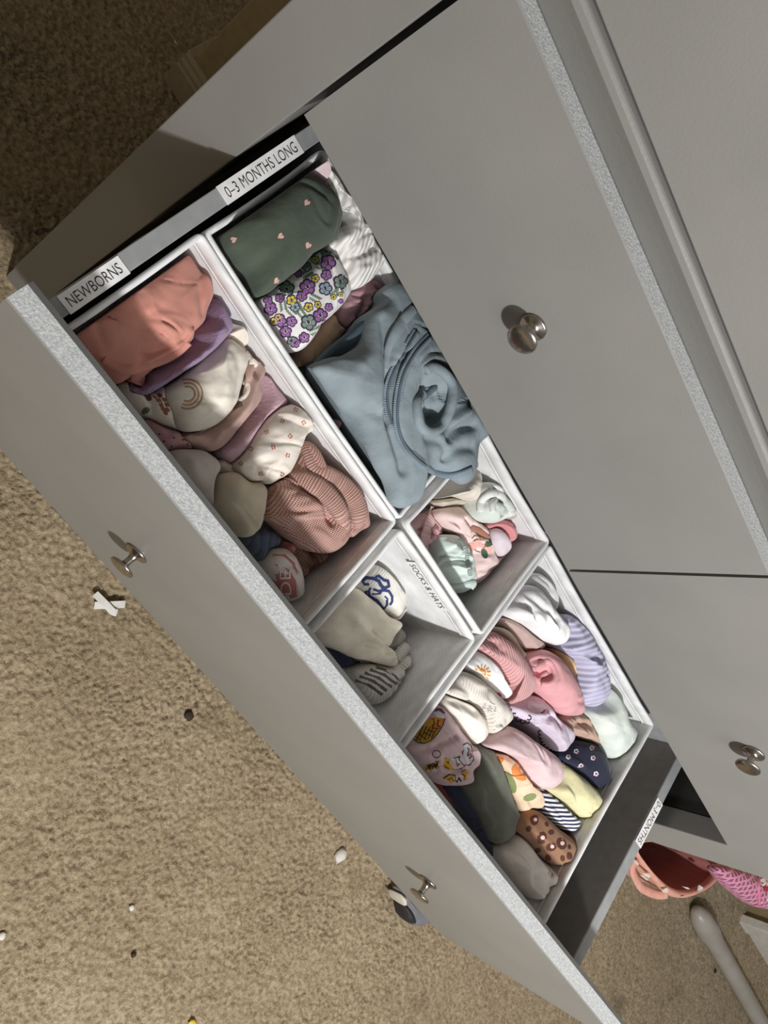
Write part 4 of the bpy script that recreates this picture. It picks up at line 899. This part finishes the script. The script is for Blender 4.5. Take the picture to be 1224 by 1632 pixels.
roll('bodysuit', 'cream ribbed bodysuit with a grey embroidered patch', 'bodysuit', q7([(205, 595), (240, 540), (280, 498), (335, 520), (400, 578), (470, 645), (498, 710), (450, 760), (400, 778), (372, 705), (330, 650)]), -.148, .028, fabric('cream_rib', (224, 214, 202), 'rib', None, .003, 'X', bstr=.4), 'E', wr=.002, seed=72, grain=.6,
  folds=[(q7([(270, 520), (290, 560), (340, 640)]), .005, -.006), (q7([(215, 600), (270, 600), (340, 640)]), .005, -.006), (q7([(380, 640), (430, 690), (440, 740)]), .004, .004, 's', 5)])
LASTCREAM = [x for x in bpy.data.objects if x.get('label') == 'cream ribbed bodysuit with a grey embroidered patch'][0]
gs = []
for k_ in range(26):
    a = R_.random(); b = R_.random(); x, y = q7([(375 + 60 * a, 645 + 40 * b)])[0]; gs += stroke([(x, y), (x + R_.uniform(-4, 4), y + R_.uniform(-3, 3))], 1.1)
decal(LASTCREAM, 'embroidery', gs, plain('grey_thread', (170, 166, 168), .9), .0008)
roll('bodysuit', 'plain ivory bodysuit folded beside the printed mauve pyjamas', 'bodysuit', q7([(178, 642), (212, 598), (280, 610), (342, 645), (372, 710), (378, 790), (332, 832), (300, 800), (250, 730)]), -.150, .026, fabric('ivory_cotton', (230, 220, 208), 'jersey'), 'E', seed=73, wr=.0018, folds=[(q7([(200, 640), (270, 640), (330, 680)]), .006, -.006)])
MAU = fabric('mauve_pink', (208, 178, 180), 'jersey')
o = roll('pyjamas', 'mauve pyjamas printed with yellow pineapples and white letters, at the drawer front', 'pyjamas', q8([(75, 205), (120, 140), (170, 75), (215, 10), (265, 50), (315, 105), (352, 180), (384, 195), (386, 265), (355, 300), (358, 350), (290, 365), (205, 356), (140, 290)]), -.150, .024, MAU, 'E', p=3, seed=74, wr=.0016,
  folds=[(q8([(85, 210), (150, 215), (220, 185), (290, 150)]), .0035, -.007), (q8([(160, 290), (240, 280), (330, 300)]), .004, -.005), (q8([(200, 340), (280, 310), (350, 300)]), .004, -.005)])
PINE = plain('pineapple_print', (198, 152, 48), .9); LINE = plain('black_line_print', (44, 34, 32), .9)
qp = lambda pts: q(ZP, pts)
decal(o, 'pineapple_print', [qp([(610, 600), (640, 540), (700, 470), (760, 400), (840, 380), (910, 400), (890, 470), (840, 550), (780, 610), (720, 640), (650, 630)])], PINE)
decal(o, 'fruit_top_print', [qp([(760, 390), (800, 390), (900, 405), (895, 460), (840, 510), (780, 480)])], plain('orange_fruit_print', (206, 116, 50), .9), .0010)
decal(o, 'swirl_print', [qp([(800, 340), (850, 320), (915, 370), (905, 400), (830, 385)])], plain('white_swirl_print', (226, 214, 216), .9), .0010)
decal(o, 'swirl_print', [qp([(800, 330), (830, 295), (880, 300), (918, 350), (900, 350), (850, 318)])], plain('purple_swirl_print', (110, 66, 96), .9), .0010)
hl = []
for k_ in range(5): hl += stroke(qp([(625 + 40 * k_, 560 - 20 * k_ + 10), (690 + 42 * k_, 640 - 36 * k_)]), 1.2) + stroke(qp([(630 + 38 * k_, 620 - 8 * k_), (700 + 34 * k_, 470 + 6 * k_)]), 1.2)
decal(o, 'line_print', hl + stroke(qp([(610, 600), (650, 632), (720, 640), (780, 612), (840, 550), (890, 470), (915, 400)]), 1.4) + stroke(qp([(800, 400), (810, 450), (790, 480)]), 1.6) + stroke(qp([(850, 410), (840, 470), (870, 480)]), 1.6), LINE, .0014)
decal(o, 'line_print', stroke(arc(qp([(832, 745)])[0], 6, 0, 2 * math.pi, 12, 1.1), 1.0), LINE, .0008)
decal(o, 'pineapple_print', [qp([(700, 880), (740, 850), (860, 815), (880, 870), (780, 915), (720, 910)])], PINE); decal(o, 'pineapple_print', [qp([(870, 800), (930, 785), (975, 800), (1010, 895), (960, 905), (900, 870)])], PINE)
decal(o, 'line_print', sum([stroke(qp([(730 + 30 * k_, 900 - 6 * k_), (770 + 26 * k_, 840 - 6 * k_)]), 1.1) + stroke(qp([(740 + 30 * k_, 850 - 6 * k_), (775 + 26 * k_, 900 - 8 * k_)]), 1.1) for k_ in range(4)], []) + stroke(qp([(900, 850), (930, 880), (1000, 900)]), 1.4) + stroke(qp([(920, 825), (945, 820), (945, 840)]), 1.2), LINE, .0012)
decal(o, 'banner_print', [qp([(965, 790), (1010, 770), (1100, 740), (1090, 660), (1130, 640), (1170, 660), (1195, 800), (1160, 850), (1060, 890), (1015, 895)])], plain('pale_banner_print', (206, 212, 214), .9))
decal(o, 'line_print', stroke(qp([(1090, 660), (1130, 640), (1170, 660), (1195, 800), (1160, 850), (1060, 890), (1015, 895)]), 1.2) + stroke(qp([(1000, 790), (1060, 770), (1050, 800), (1100, 860), (1130, 850)]), 1.3) + stroke(qp([(1090, 720), (1130, 770), (1150, 700), (1130, 690)]), 1.3) + stroke(qp([(1020, 800), (1035, 870)]), 1.3) + stroke(qp([(1150, 790), (1175, 770), (1165, 740)]), 1.3), LINE, .0014)
decal(o, 'heart_print', [heart(qp([(1047, 848)])[0], 2.6, 0), heart(qp([(1145, 755)])[0], 2.6, 0)], plain('red_heart_print', (180, 44, 60), .9), .0014)
decal(o, 'pineapple_print', [qp([(900, 985), (960, 945), (1010, 950), (1020, 1010), (960, 1030)]), qp([(1080, 930), (1120, 895), (1140, 930), (1130, 1000), (1090, 990)])], PINE, .001)
decal(o, 'line_print', stroke(qp([(900, 985), (960, 945), (1010, 950), (1020, 1010)]), 1.4) + stroke(qp([(940, 1000), (980, 975), (1000, 1010)]), 1.2) + stroke(qp([(1030, 1020), (1050, 980), (1070, 1010)]), 3) + stroke(qp([(1080, 940), (1110, 960), (1100, 1000)]), 1.3), LINE, .0014)
LAV = fabric('pale_lavender', (206, 190, 208), 'jersey')
o = roll('pyjamas', 'pale lavender pyjamas with black scalloped edges and a speckled animal print', 'pyjamas', q7([(480, 655), (520, 635), (600, 608), (650, 622), (685, 685), (772, 760), (792, 800), (745, 885), (705, 855), (640, 785), (560, 722), (500, 700)]), -.156, .024, LAV, 'E', p=2.6, wr=.003, wsc=40, seed=75,
  folds=[(q7([(640, 740), (680, 700), (720, 740)]), .004, -.006), (q7([(650, 760), (660, 820), (700, 850)]), .004, -.006), (q7([(600, 690), (660, 690)]), .004, .004)])
def scal(path, r_=3.6, n_=8):
    P = catmull(path, n_, False); out = []
    for i_ in range(len(P) - 1):
        a = math.atan2(P[i_ + 1][1] - P[i_][1], P[i_ + 1][0] - P[i_][0]); c_ = (P[i_] + P[i_ + 1]) / 2
        out += stroke([(c_[0] + r_ * math.cos(t), c_[1] + r_ * math.sin(t)) for t in np.linspace(a, a + math.pi * 1.3, 7)], 1.7)
    return out
decal(o, 'scallop_print', scal(q7([(485, 660), (520, 690), (540, 720), (590, 730), (590, 700)])) + scal(q7([(640, 770), (655, 830), (720, 880)]), 2.6, 9), LINE, .0010)
decal(o, 'fleece_print', [circ(q7([(625, 655)])[0], 12, 12, 1.2, .3)], plain('speckled_fleece_print', (214, 204, 212), .95), .0008)
decal(o, 'line_print', stroke(arc(q7([(650, 672)])[0], 5, .2, 1.8, 8), 1.2), LINE, .0014)
DPK = fabric('dusty_pink_cotton', (224, 190, 192), 'jersey')
roll('leggings', 'dusty pink smooth leggings rolled in the middle of the large box', 'leggings', q8([(440, 195), (470, 150), (510, 120), (545, 108), (650, 178), (722, 232), (748, 292), (735, 350), (680, 382), (620, 345), (560, 250), (500, 215)]), -.142, .032, DPK, 'E', seed=76, wr=.0014,
  folds=[(q8([(455, 200), (500, 180), (510, 140)]), .004, -.008), (q8([(480, 225), (520, 215), (560, 235)]), .003, -.005)])
roll('top', 'beige brown top crumpled between rose roll and mint roll', 'baby top', q7([(715, 705), (760, 690), (820, 690), (885, 700), (912, 760), (935, 830), (920, 880), (880, 830), (790, 790), (740, 740)]), -.162, .020, fabric('beige_brown', (190, 154, 132), 'jersey'), 'E', wr=.0035, wsc=55, seed=77, folds=[(q7([(780, 770), (830, 740), (880, 750)]), .005, -.008)])
NVY = fabric('navy_jersey', (40, 44, 66), 'jersey')
o = roll('leggings', 'navy leggings with small white and pink blossoms at the right wall', 'leggings', q8([(745, 242), (790, 200), (830, 172), (905, 184), (945, 232), (965, 310), (998, 378), (945, 418), (880, 375), (800, 302)]), -.152, .026, NVY, 'E', seed=78)
fs = [(795, 240), (852, 280), (918, 315), (940, 400), (905, 245), (880, 350), (830, 215), (965, 370), (900, 200)]
decal(o, 'blossom_print', sum([petals(q8([c_])[0], 4.6, 5, c_[0] * .1, .4) for c_ in fs], []), plain('white_blossom_print', (216, 206, 210), .9))
decal(o, 'blossom_print', sum([petals(q8([(c_[0] + 6, c_[1] + 4)])[0], 2.2, 4, c_[0] * .2, .4) for c_ in fs], []), plain('pink_blossom_print', (206, 140, 156), .9), .0012)
YEL = fabric('butter_yellow', (220, 212, 158), 'jersey')
o = roll('leggings', 'butter yellow leggings with gathered waist, rolled at the right wall', 'leggings', q8([(695, 372), (735, 300), (762, 268), (800, 292), (855, 335), (932, 420), (932, 472), (892, 508), (842, 512), (780, 452)]), -.148, .028, YEL, 'E', seed=79, wr=.0014)
tube(o, 'gathered_waist', q8([(715, 372), (745, 345), (765, 300), (765, 275)]), .0045, fabric('yellow_gather', (206, 194, 120), 'rib', None, .003), lift=-.001, n=30)
roll('leggings', 'navy and white pinstriped leggings beside the yellow leggings', 'leggings', q8([(655, 405), (680, 378), (720, 395), (765, 422), (845, 530), (868, 580), (832, 618), (740, 552), (662, 485)]), -.158, .024, fabric('pinstripe', (222, 222, 228), 'stripe', (44, 48, 72), .0060, 'X'), 'E', seed=80, grain=2.25)
PEA = fabric('peach_cotton', (228, 196, 160), 'jersey')
o = roll('leggings', 'peach leggings printed with oranges and green leaves', 'leggings', q8([(466, 242), (500, 228), (562, 224), (602, 290), (642, 360), (662, 440), (640, 470), (562, 474), (522, 380)]), -.152, .026, PEA, 'E', p=2.6, seed=81)
decal(o, 'orange_print', [circ(q8([(585, 308)])[0], 13, 14, 1.2, .6), circ(q8([(490, 250)])[0], 7, 10)], plain('peach_fruit_print', (226, 138, 72), .9))
decal(o, 'leaf_print', [circ(q8([(540, 360)])[0], 8, 12, 2.0, 1.2), circ(q8([(625, 420)])[0], 5.5, 10, 2.0, -.3), circ(q8([(520, 320)])[0], 5, 10, 1.8, .4)], plain('sage_leaf_print', (132, 142, 92), .9))
decal(o, 'line_print', stroke(q8([(500, 300), (550, 325), (600, 320), (612, 290)]), 1.6), plain('brown_outline_print', (140, 82, 54), .9), .0012)
LEO = fabric('caramel_jersey', (152, 108, 78), 'jersey')
o = roll('leggings', 'caramel brown leopard print leggings at the right wall', 'leggings', q8([(555, 545), (575, 492), (640, 472), (720, 538), (800, 600), (845, 650), (845, 705), (812, 758), (762, 752), (682, 692), (618, 622)]), -.150, .030, LEO, 'E', p=2.4, seed=82, wr=.0014)
ls = [(645, 520, 7), (678, 600, 8), (720, 640, 7), (765, 625, 8), (800, 680, 5), (705, 690, 5), (832, 685, 7), (745, 720, 5), (812, 742, 6), (720, 575, 4), (660, 655, 4), (770, 690, 4), (700, 540, 3), (800, 640, 3), (620, 560, 4), (780, 730, 3)]
decal(o, 'spot_print', [circ(q8([(x, y)])[0], r_, 9, 1.25, x * .1) for x, y, r_ in ls], plain('dark_brown_spot_print', (84, 46, 36), .9))
decal(o, 'spot_print', [circ(q8([(x + 4, y - 2)])[0], r_ * .45, 8) for x, y, r_ in ls if r_ > 5], plain('pale_spot_print', (224, 190, 184), .9), .0012)
roll('trousers', 'dark olive grey trousers rolled along the middle front', 'trousers', q8([(330, 355), (372, 300), (384, 230), (375, 190), (430, 178), (472, 240), (522, 370), (562, 490), (558, 560), (482, 622), (440, 600), (385, 480)]), -.158, .028, fabric('olive_grey', (108, 109, 96), 'jersey'), 'E', seed=83, wr=.0014, folds=[(q8([(400, 200), (440, 300), (500, 480)]), .01, .003)])
roll('trousers', 'plain navy trousers deep at the drawer front', 'trousers', q8([(235, 358), (335, 365), (400, 480), (452, 580), (482, 645), (470, 690), (400, 620), (320, 500)]), -.172, .022, fabric('deep_navy', (44, 48, 72), 'jersey'), 'E', seed=84)
roll('sock', 'sliver of brick red cloth behind the drawer front', 'cloth', q8([(200, 352), (240, 362), (300, 450), (285, 460), (230, 400)]), -.178, .014, fabric('brick_red', (150, 62, 48), 'jersey'), 'E', seed=85)
o = roll('bodysuit', 'greige bodysuit with a round snap, in the front right corner', 'bodysuit', q8([(485, 668), (520, 620), (560, 588), (605, 600), (662, 680), (722, 730), (752, 800), (742, 862), (692, 922), (668, 932), (600, 840)]), -.152, .028, fabric('greige_jersey', (216, 206, 195), 'jersey'), 'E', p=2.5, wr=.002, wsc=24, seed=86, folds=[(q8([(700, 740), (690, 790), (740, 850)]), .005, -.005), (q8([(560, 620), (600, 690), (690, 760)]), .01, .003)])
decal(o, 'snap_ring', [circ(q8([(722, 764)])[0], 4.6, 14, 1.5, 1.2)], plain('pearl_snap', (206, 198, 184), .3), .0014); decal(o, 'snap_ring', [circ(q8([(722, 764)])[0], 2.4, 12, 1.5, 1.2)], plain('brass_snap', (150, 136, 116), .3, .6), .0020)

# ---- settle: where bundles lie on each other the lower one is pressed down under the upper one
def settle(items, eps=.0016, edge=.0045):
    done = []; trees = []
    for it in sorted(items, key=lambda t_: -t_[0]):
        _t, o, _l, bx_, zm, D, c, an, rad = it; org = np.array(o['_org'])
        for ob in [o] + list(o.children):
            me = ob.data; n_ = len(me.vertices); co = np.empty(n_ * 3); me.vertices.foreach_get('co', co); V = co.reshape(-1, 3) + org
            for uz, uD, uc, uan, urad in done:
                dx = V[:, 0] - uc[0]; dy2 = V[:, 1] - uc[1]; r_ = np.hypot(dx, dy2); Rr = np.interp(np.arctan2(dy2, dx), uan, urad)
                s_ = r_ / Rr; inn = r_ < Rr + .013
                zl = uz - eps - uD * np.maximum(1 - np.minimum(s_ * 1.02, 1) ** 5, 0) ** .5 + np.clip(r_ - Rr - .0012, 0, 1) * 2.4
                V[:, 2] = np.where(inn, np.minimum(V[:, 2], np.maximum(zl, BOT + .0062)), V[:, 2])
            me.vertices.foreach_set('co', (V - org).ravel()); me.update()
        done.append((zm, D, c, an, rad))
        me = o.data; n_ = len(me.vertices); co = np.empty(n_ * 3); me.vertices.foreach_get('co', co); Vv = co.reshape(-1, 3); k_ = int(o['_n']); G = Vv[:-2, 2].reshape(-1, k_); G0 = ORIGZ[o.name]; ch = (G < G0 - 1e-5)
        for _r in range(2): ch = ch | np.roll(ch, 1, 0) | np.roll(ch, -1, 0) | np.roll(ch, 1, 1) | np.roll(ch, -1, 1)
        for _r in range(11):                                  # no combs along the pressed line
            av = G.copy(); av[1:-1] = (G[:-2] + G[2:] + np.roll(G, 1, 1)[1:-1] + np.roll(G, -1, 1)[1:-1]) / 4
            G[:] = np.where(ch, np.minimum(G, av), G)
        me.vertices.foreach_set('co', Vv.ravel()); me.update()
        new = []
        for ob in [o] + list(o.children):
            me = ob.data; n_ = len(me.vertices); co = np.empty(n_ * 3); me.vertices.foreach_get('co', co); V = co.reshape(-1, 3) + org
            F_ = [tuple(p_.vertices) for p_ in me.polygons]; cc = V.mean(0)
            for _r in range(14):                             # rim facets that still cross the bundle above give way a little more
                tree = BVHTree.FromPolygons(V.tolist(), F_); idx = set()
                for ub in trees:
                    for fa, _fb in tree.overlap(ub): idx.update(F_[fa])
                if not idx: break
                idx = np.array(sorted(idx)); V[idx, 2] = np.maximum(V[idx, 2] - .0022, BOT + .0062); V[idx, :2] += (cc[:2] - V[idx, :2]) * .012 * (ob is o)
            me.vertices.foreach_set('co', (V - org).ravel()); me.update()
            if 'print' not in ob.name: new.append(BVHTree.FromPolygons(V.tolist(), F_))
        trees += new
for bk in 'ABCDE': settle([t_ for t_ in CLOTHS if t_[2] and (t_[3] == bk or (t_[3] is None and bk in 'BD'))])

# ================================================================== floor things around the dresser
def fl_at(px, dz=0.0): return dl(px, FLOOR + dz, False)
def paper_strip(pts, wid, label, lift):
    Q = [fl_at(p_, .006 + lift) for p_ in pts]; Q = catmull(Q, 16, False); V = []; F = []
    for i_, c_ in enumerate(Q):
        t = Q[min(i_ + 1, 15)] - Q[max(i_ - 1, 0)]; t /= np.linalg.norm(t); nn = np.array([-t[1], t[0], .0]) * wid / 2
        h_ = .004 * math.sin(i_ / 15 * math.pi)
        for s_, dz in ((-1, 0), (1, .002), (1, .0025), (-1, .0005)): V.append(c_ + nn * s_ + np.array([0, 0, dz + h_]))
    for i_ in range(15):
        for j_ in range(4): F.append((i_ * 4 + j_, i_ * 4 + (j_ + 1) % 4, i_ * 4 + 4 + (j_ + 1) % 4, i_ * 4 + 4 + j_))
    F += [(3, 2, 1, 0), (60, 61, 62, 63)]
    o = mk('paper_strip', V, F, plain('scrap_paper', (226, 222, 214), .7), None, IDM, Q.mean(0), smooth=False); tag(o, label, 'paper scrap')
paper_strip([(150, 965), (172, 964), (199, 963)], .0125, 'straight white paper strip lying under a curled one on the carpet', 0)
paper_strip([(151, 946), (164, 960), (178, 974), (186, 977)], .0115, 'curled white paper strip lying across the straight one', .006)
def crumb(name, px, r_, m, label, cat, sx=1.0):
    c_ = fl_at(px, .005); V = []; F = []; n_ = 10; rs = random.Random(int(px[0]))
    for j_ in range(6):
        ph = math.pi * (j_ + .3) / 6.1
        for i_ in range(n_):
            a = 2 * math.pi * i_ / n_; k_ = r_ * rs.uniform(.75, 1.2); V.append(c_ + np.array([k_ * sx * math.sin(ph) * math.cos(a), k_ * math.sin(ph) * math.sin(a), r_ * .55 * math.cos(ph)]))
    for j_ in range(5):
        for i_ in range(n_): F.append((j_ * n_ + i_, (j_ + 1) * n_ + i_, (j_ + 1) * n_ + (i_ + 1) % n_, j_ * n_ + (i_ + 1) % n_))
    F += [tuple(range(n_)), tuple(5 * n_ + i_ for i_ in range(n_))[::-1]]
    tag(mk(name, V, F, m, None, IDM, c_), label, cat)
FLUFF = plain('white_fluff', (224, 216, 206), .9)
crumb('tissue_bit', (543, 1363), .017, FLUFF, 'crumpled white tissue bit on carpet near the open drawer', 'tissue', .8)
crumb('paper_crumb', (210, 1447), .005, FLUFF, 'tiny white paper crumb in the middle of the open carpet', 'crumb')
crumb('paper_crumb', (3, 1492), .006, FLUFF, 'tiny white crumb at the left edge of the carpet', 'crumb')
crumb('yellow_crumb', (307, 1631), .006, plain('yellow_plastic', (226, 196, 60), .5), 'tiny yellow scrap at the bottom edge of the carpet', 'crumb', 1.6)
crumb('lint', (213, 1522), .005, plain('dark_lint', (60, 48, 36), .9), 'dark lint speck on the open carpet', 'lint')
crumb('lint', (301, 1141), .009, plain('dark_lint', (60, 48, 36), .9), 'dark lint speck on the carpet near the drawer front edge', 'lint')
crumb('lint', (1140, 1548), .007, plain('dark_lint', (60, 48, 36), .9), 'dark lint speck beside the white pole', 'lint')

# shoe peeping out from below the open drawer's right corner
def flat_blob(px, zm, H, m, name, parent=None, label=None, cat=None, zb=None, **kw):
    return cloth(name, label, cat, px, FLOOR + zm, H, m, None, zb=FLOOR + .004 if zb is None else zb, local=False, parent=parent, n=70, nr=18, wr=.0004, **kw)
GS = plain('grey_suede', (120, 120, 126), .9)
sh_ = flat_blob([(630, 1412), (640, 1424), (655, 1430), (678, 1452), (690, 1464), (665, 1475), (655, 1472), (645, 1462), (638, 1436)], .03, .022, GS, 'shoe', None, 'grey shoe with black heel patch on the carpet under the open drawer', 'shoe', shrink=.12)
flat_blob([(640, 1441), (648, 1444), (656, 1456), (660, 1470), (650, 1470), (643, 1460)], .038, .016, plain('black_rubber', (44, 42, 42), .6), 'heel_patch', sh_, shrink=.1)
flat_blob([(636, 1424), (643, 1428), (645, 1441), (641, 1442), (637, 1434)], .044, .012, plain('white_rubber', (222, 214, 200), .5), 'white_trim', sh_, shrink=.1)

# white pole lying on the carpet
a_ = fl_at((1113, 1456), .03); b_ = fl_at((1199, 1606), .03); dv = b_ - a_; dv /= np.linalg.norm(dv)
Q = [a_ - dv * .02 + dv * s_ for s_ in np.linspace(0, np.linalg.norm(b_ - a_) + .5, 30)]
rr = [.038] * 2 + [.028] * 28
pm, pt_, pb_ = mat('white_plastic', .35)
pb_.inputs['Base Color'].default_value = lin((196, 190, 182))
tcx = pt_.nodes.new('ShaderNodeTexCoord'); nx_ = noise(pt_, tcx.outputs['Object'], 12, 3); pt_.links.new(ramp(pt_, nx_.outputs[0], [(.3, lin((166, 160, 150))), (.7, lin((180, 174, 164)))]).outputs[0], pb_.inputs['Base Color'])
pr_ = np.interp(np.linspace(0, 1, 30), [0, .02, .1, .16, 1], [.016, .033, .040, .030, .026])
po = sweep('pole', Q, pr_, pm, None, Q[15], k=18, M=IDM); tag(po, 'long white plastic pole with a thicker end lying on the carpet', 'pole')

# coral tote bag hanging at the dresser's right side
CORAL = fabric('coral_canvas', (228, 160, 140), 'jersey', sheen=0, rough=.6); LIN = fabric('maroon_lining', (168, 100, 92), 'jersey', sheen=0, rough=.5)
zt = -.40
rim_px = [(1012, 1352), (1028, 1340), (1075, 1345), (1130, 1370), (1144, 1385), (1138, 1400), (1118, 1416), (1092, 1424), (1070, 1420), (1048, 1402), (1026, 1376)]
RMP = catmull([dl(p_, zt, False) for p_ in rim_px], 72)
cen = RMP.mean(0); org = np.array([cen[0], cen[1], zt - .2])
org[0] = max(org[0], 2 * W + st + .06)
lev_in = [(1.0, 0), (.99, -.012), (.96, -.05), (.9, -.10), (.8, -.16), (.55, -.185), (.02, -.19)]
def ringmesh(levels, flip=False):
    V = []; F = []; n_ = 72
    for s_, dz in levels: V += [cen + (p_ - cen) * s_ + np.array([0, 0, dz]) for p_ in RMP]
    for j_ in range(len(levels) - 1):
        for i_ in range(n_): F.append((j_ * n_ + i_, j_ * n_ + (i_ + 1) % n_, (j_ + 1) * n_ + (i_ + 1) % n_, (j_ + 1) * n_ + i_))
    F.append(tuple((len(levels) - 1) * n_ + i_ for i_ in range(n_))); return V, F
V, F = ringmesh([(1.0, .004), (1.035, -.004), (1.05, -.03), (1.03, -.08), (.98, -.15), (.85, -.195), (.02, -.2)])
bag = mk('tote_bag', V, F, CORAL, None, IDM, org, uv=np.array(V)[:, :2]); tag(bag, 'coral canvas bag with white dashes and dark red lining at dresser right side', 'bag')
INFO[bag.name] = (BVHTree.FromPolygons([list(v) for v in V], F), org, False)
V, F = ringmesh(lev_in); mk('lining', V, F, LIN, bag, org=org, uv=np.array(V)[:, :2])
V = []; F = []; n_ = 72; kk = 10
for i_ in range(n_):
    out_ = (RMP[i_] - cen); out_ /= np.linalg.norm(out_)
    for j_ in range(kk):
        a = 2 * math.pi * j_ / kk; V.append(RMP[i_] + out_ * (.009 * math.cos(a) + .002) + np.array([0, 0, .011 * math.sin(a) - .004]))
for i_ in range(n_):
    for j_ in range(kk): F.append((i_ * kk + j_, i_ * kk + (j_ + 1) % kk, ((i_ + 1) % n_) * kk + (j_ + 1) % kk, ((i_ + 1) % n_) * kk + j_))
rimo = mk('rolled_rim', V, F, CORAL, bag, org=org, uv=np.array(V)[:, :2])
INFO[rimo.name] = (BVHTree.FromPolygons([list(v) for v in V], F), org, False)
qb = lambda pts: q((1000, 1340, 7.65), pts)
strap = [dl(p_, zt - .005 - dz_, False) for p_, dz_ in zip(qb([(110, 230), (60, 330), (90, 440), (160, 560), (260, 620), (380, 660), (480, 655)]), (.0, .005, .01, .012, .012, .008, 0))]
sweep('carry_strap', catmull(strap, 40, False), .010, CORAL, bag, org, sq=.5, k=8)
wd = plain('white_dash_print', (236, 228, 218), .7)
vv = []; ff = []
for P_ in ([(190, 395), (255, 405), (285, 435), (265, 455), (235, 440)], [(165, 420), (190, 425), (260, 480), (245, 485)], [(95, 235), (140, 285), (130, 300), (92, 255)], [(430, 600), (480, 570), (502, 605), (480, 640), (450, 632)], [(870, 615), (885, 545), (925, 570), (920, 590)], [(680, 560), (740, 570), (765, 590), (730, 590)], [(660, 680), (700, 678), (690, 690)]):
    P_ = qb(P_); pts = [dl(x, zt + .010, False) for x in P_]; b = len(vv); vv += [p_ for p_ in pts] + [p_ - np.array([0, 0, .004]) for p_ in pts]; k_ = len(pts)
    ff += [tuple(b + i_ for i_ in range(k_)), tuple(b + k_ + i_ for i_ in range(k_))[::-1]] + [(b + i_, b + (i_ + 1) % k_, b + k_ + (i_ + 1) % k_, b + k_ + i_) for i_ in range(k_)]
mk('dash_print', vv, ff, wd, bag, org=org, smooth=False)['kind'] = 'stuff'

# pink mesh bag with a white fruit-printed panel
def mesh_mat():
    m, t, b = mat('pink_mesh', .6, 0, .1, .3)
    tc = t.nodes.new('ShaderNodeTexCoord'); uv = tc.outputs['UV']
    wa = wave(t, uv, .010, 'DIAGONAL', .6); mp = t.nodes.new('ShaderNodeMapping'); mp.inputs['Scale'].default_value = (-1, 1, 1); t.links.new(uv, mp.inputs[0]); wb = wave(t, mp.outputs[0], .010, 'DIAGONAL', .6)
    mx = t.nodes.new('ShaderNodeMath'); mx.operation = 'MAXIMUM'; t.links.new(wa.outputs[0], mx.inputs[0]); t.links.new(wb.outputs[0], mx.inputs[1])
    r = ramp(t, mx.outputs[0], [(.55, lin((150, 90, 122))), (.8, lin((226, 150, 178)))]); t.links.new(r.outputs[0], b.inputs['Base Color']); bump(t, b, mx.outputs[0], .8, .004); return m
zp = -.34
mb = cloth('mesh_bag', 'pink net bag with white panel and red heart beside the coral bag', 'bag', [(1140, 1384), (1170, 1382), (1230, 1396), (1300, 1420), (1300, 1466), (1224, 1449), (1200, 1444), (1178, 1428), (1158, 1410)], zp, .03, mesh_mat(), None, zb=zp - .05, local=False, n=90, nr=22, wr=.003, wsc=30, seed=90, shrink=.6, cen=(1215, 1420))
decal(mb, 'white_panel', [[(1212, 1402), (1218, 1398), (1290, 1420), (1290, 1455), (1224, 1446), (1212, 1440)]], plain('white_panel_cloth', (232, 226, 224), .7), .003)
decal(mb, 'heart_print', [heart((1222, 1417), 6, .3)], plain('red_heart_cloth', (196, 50, 66), .7), .005)
tube(mb, 'seam_tape', [(1209, 1396), (1209, 1420), (1210, 1442)], .004, plain('pink_tape', (216, 130, 160), .6), lift=.002, n=16)
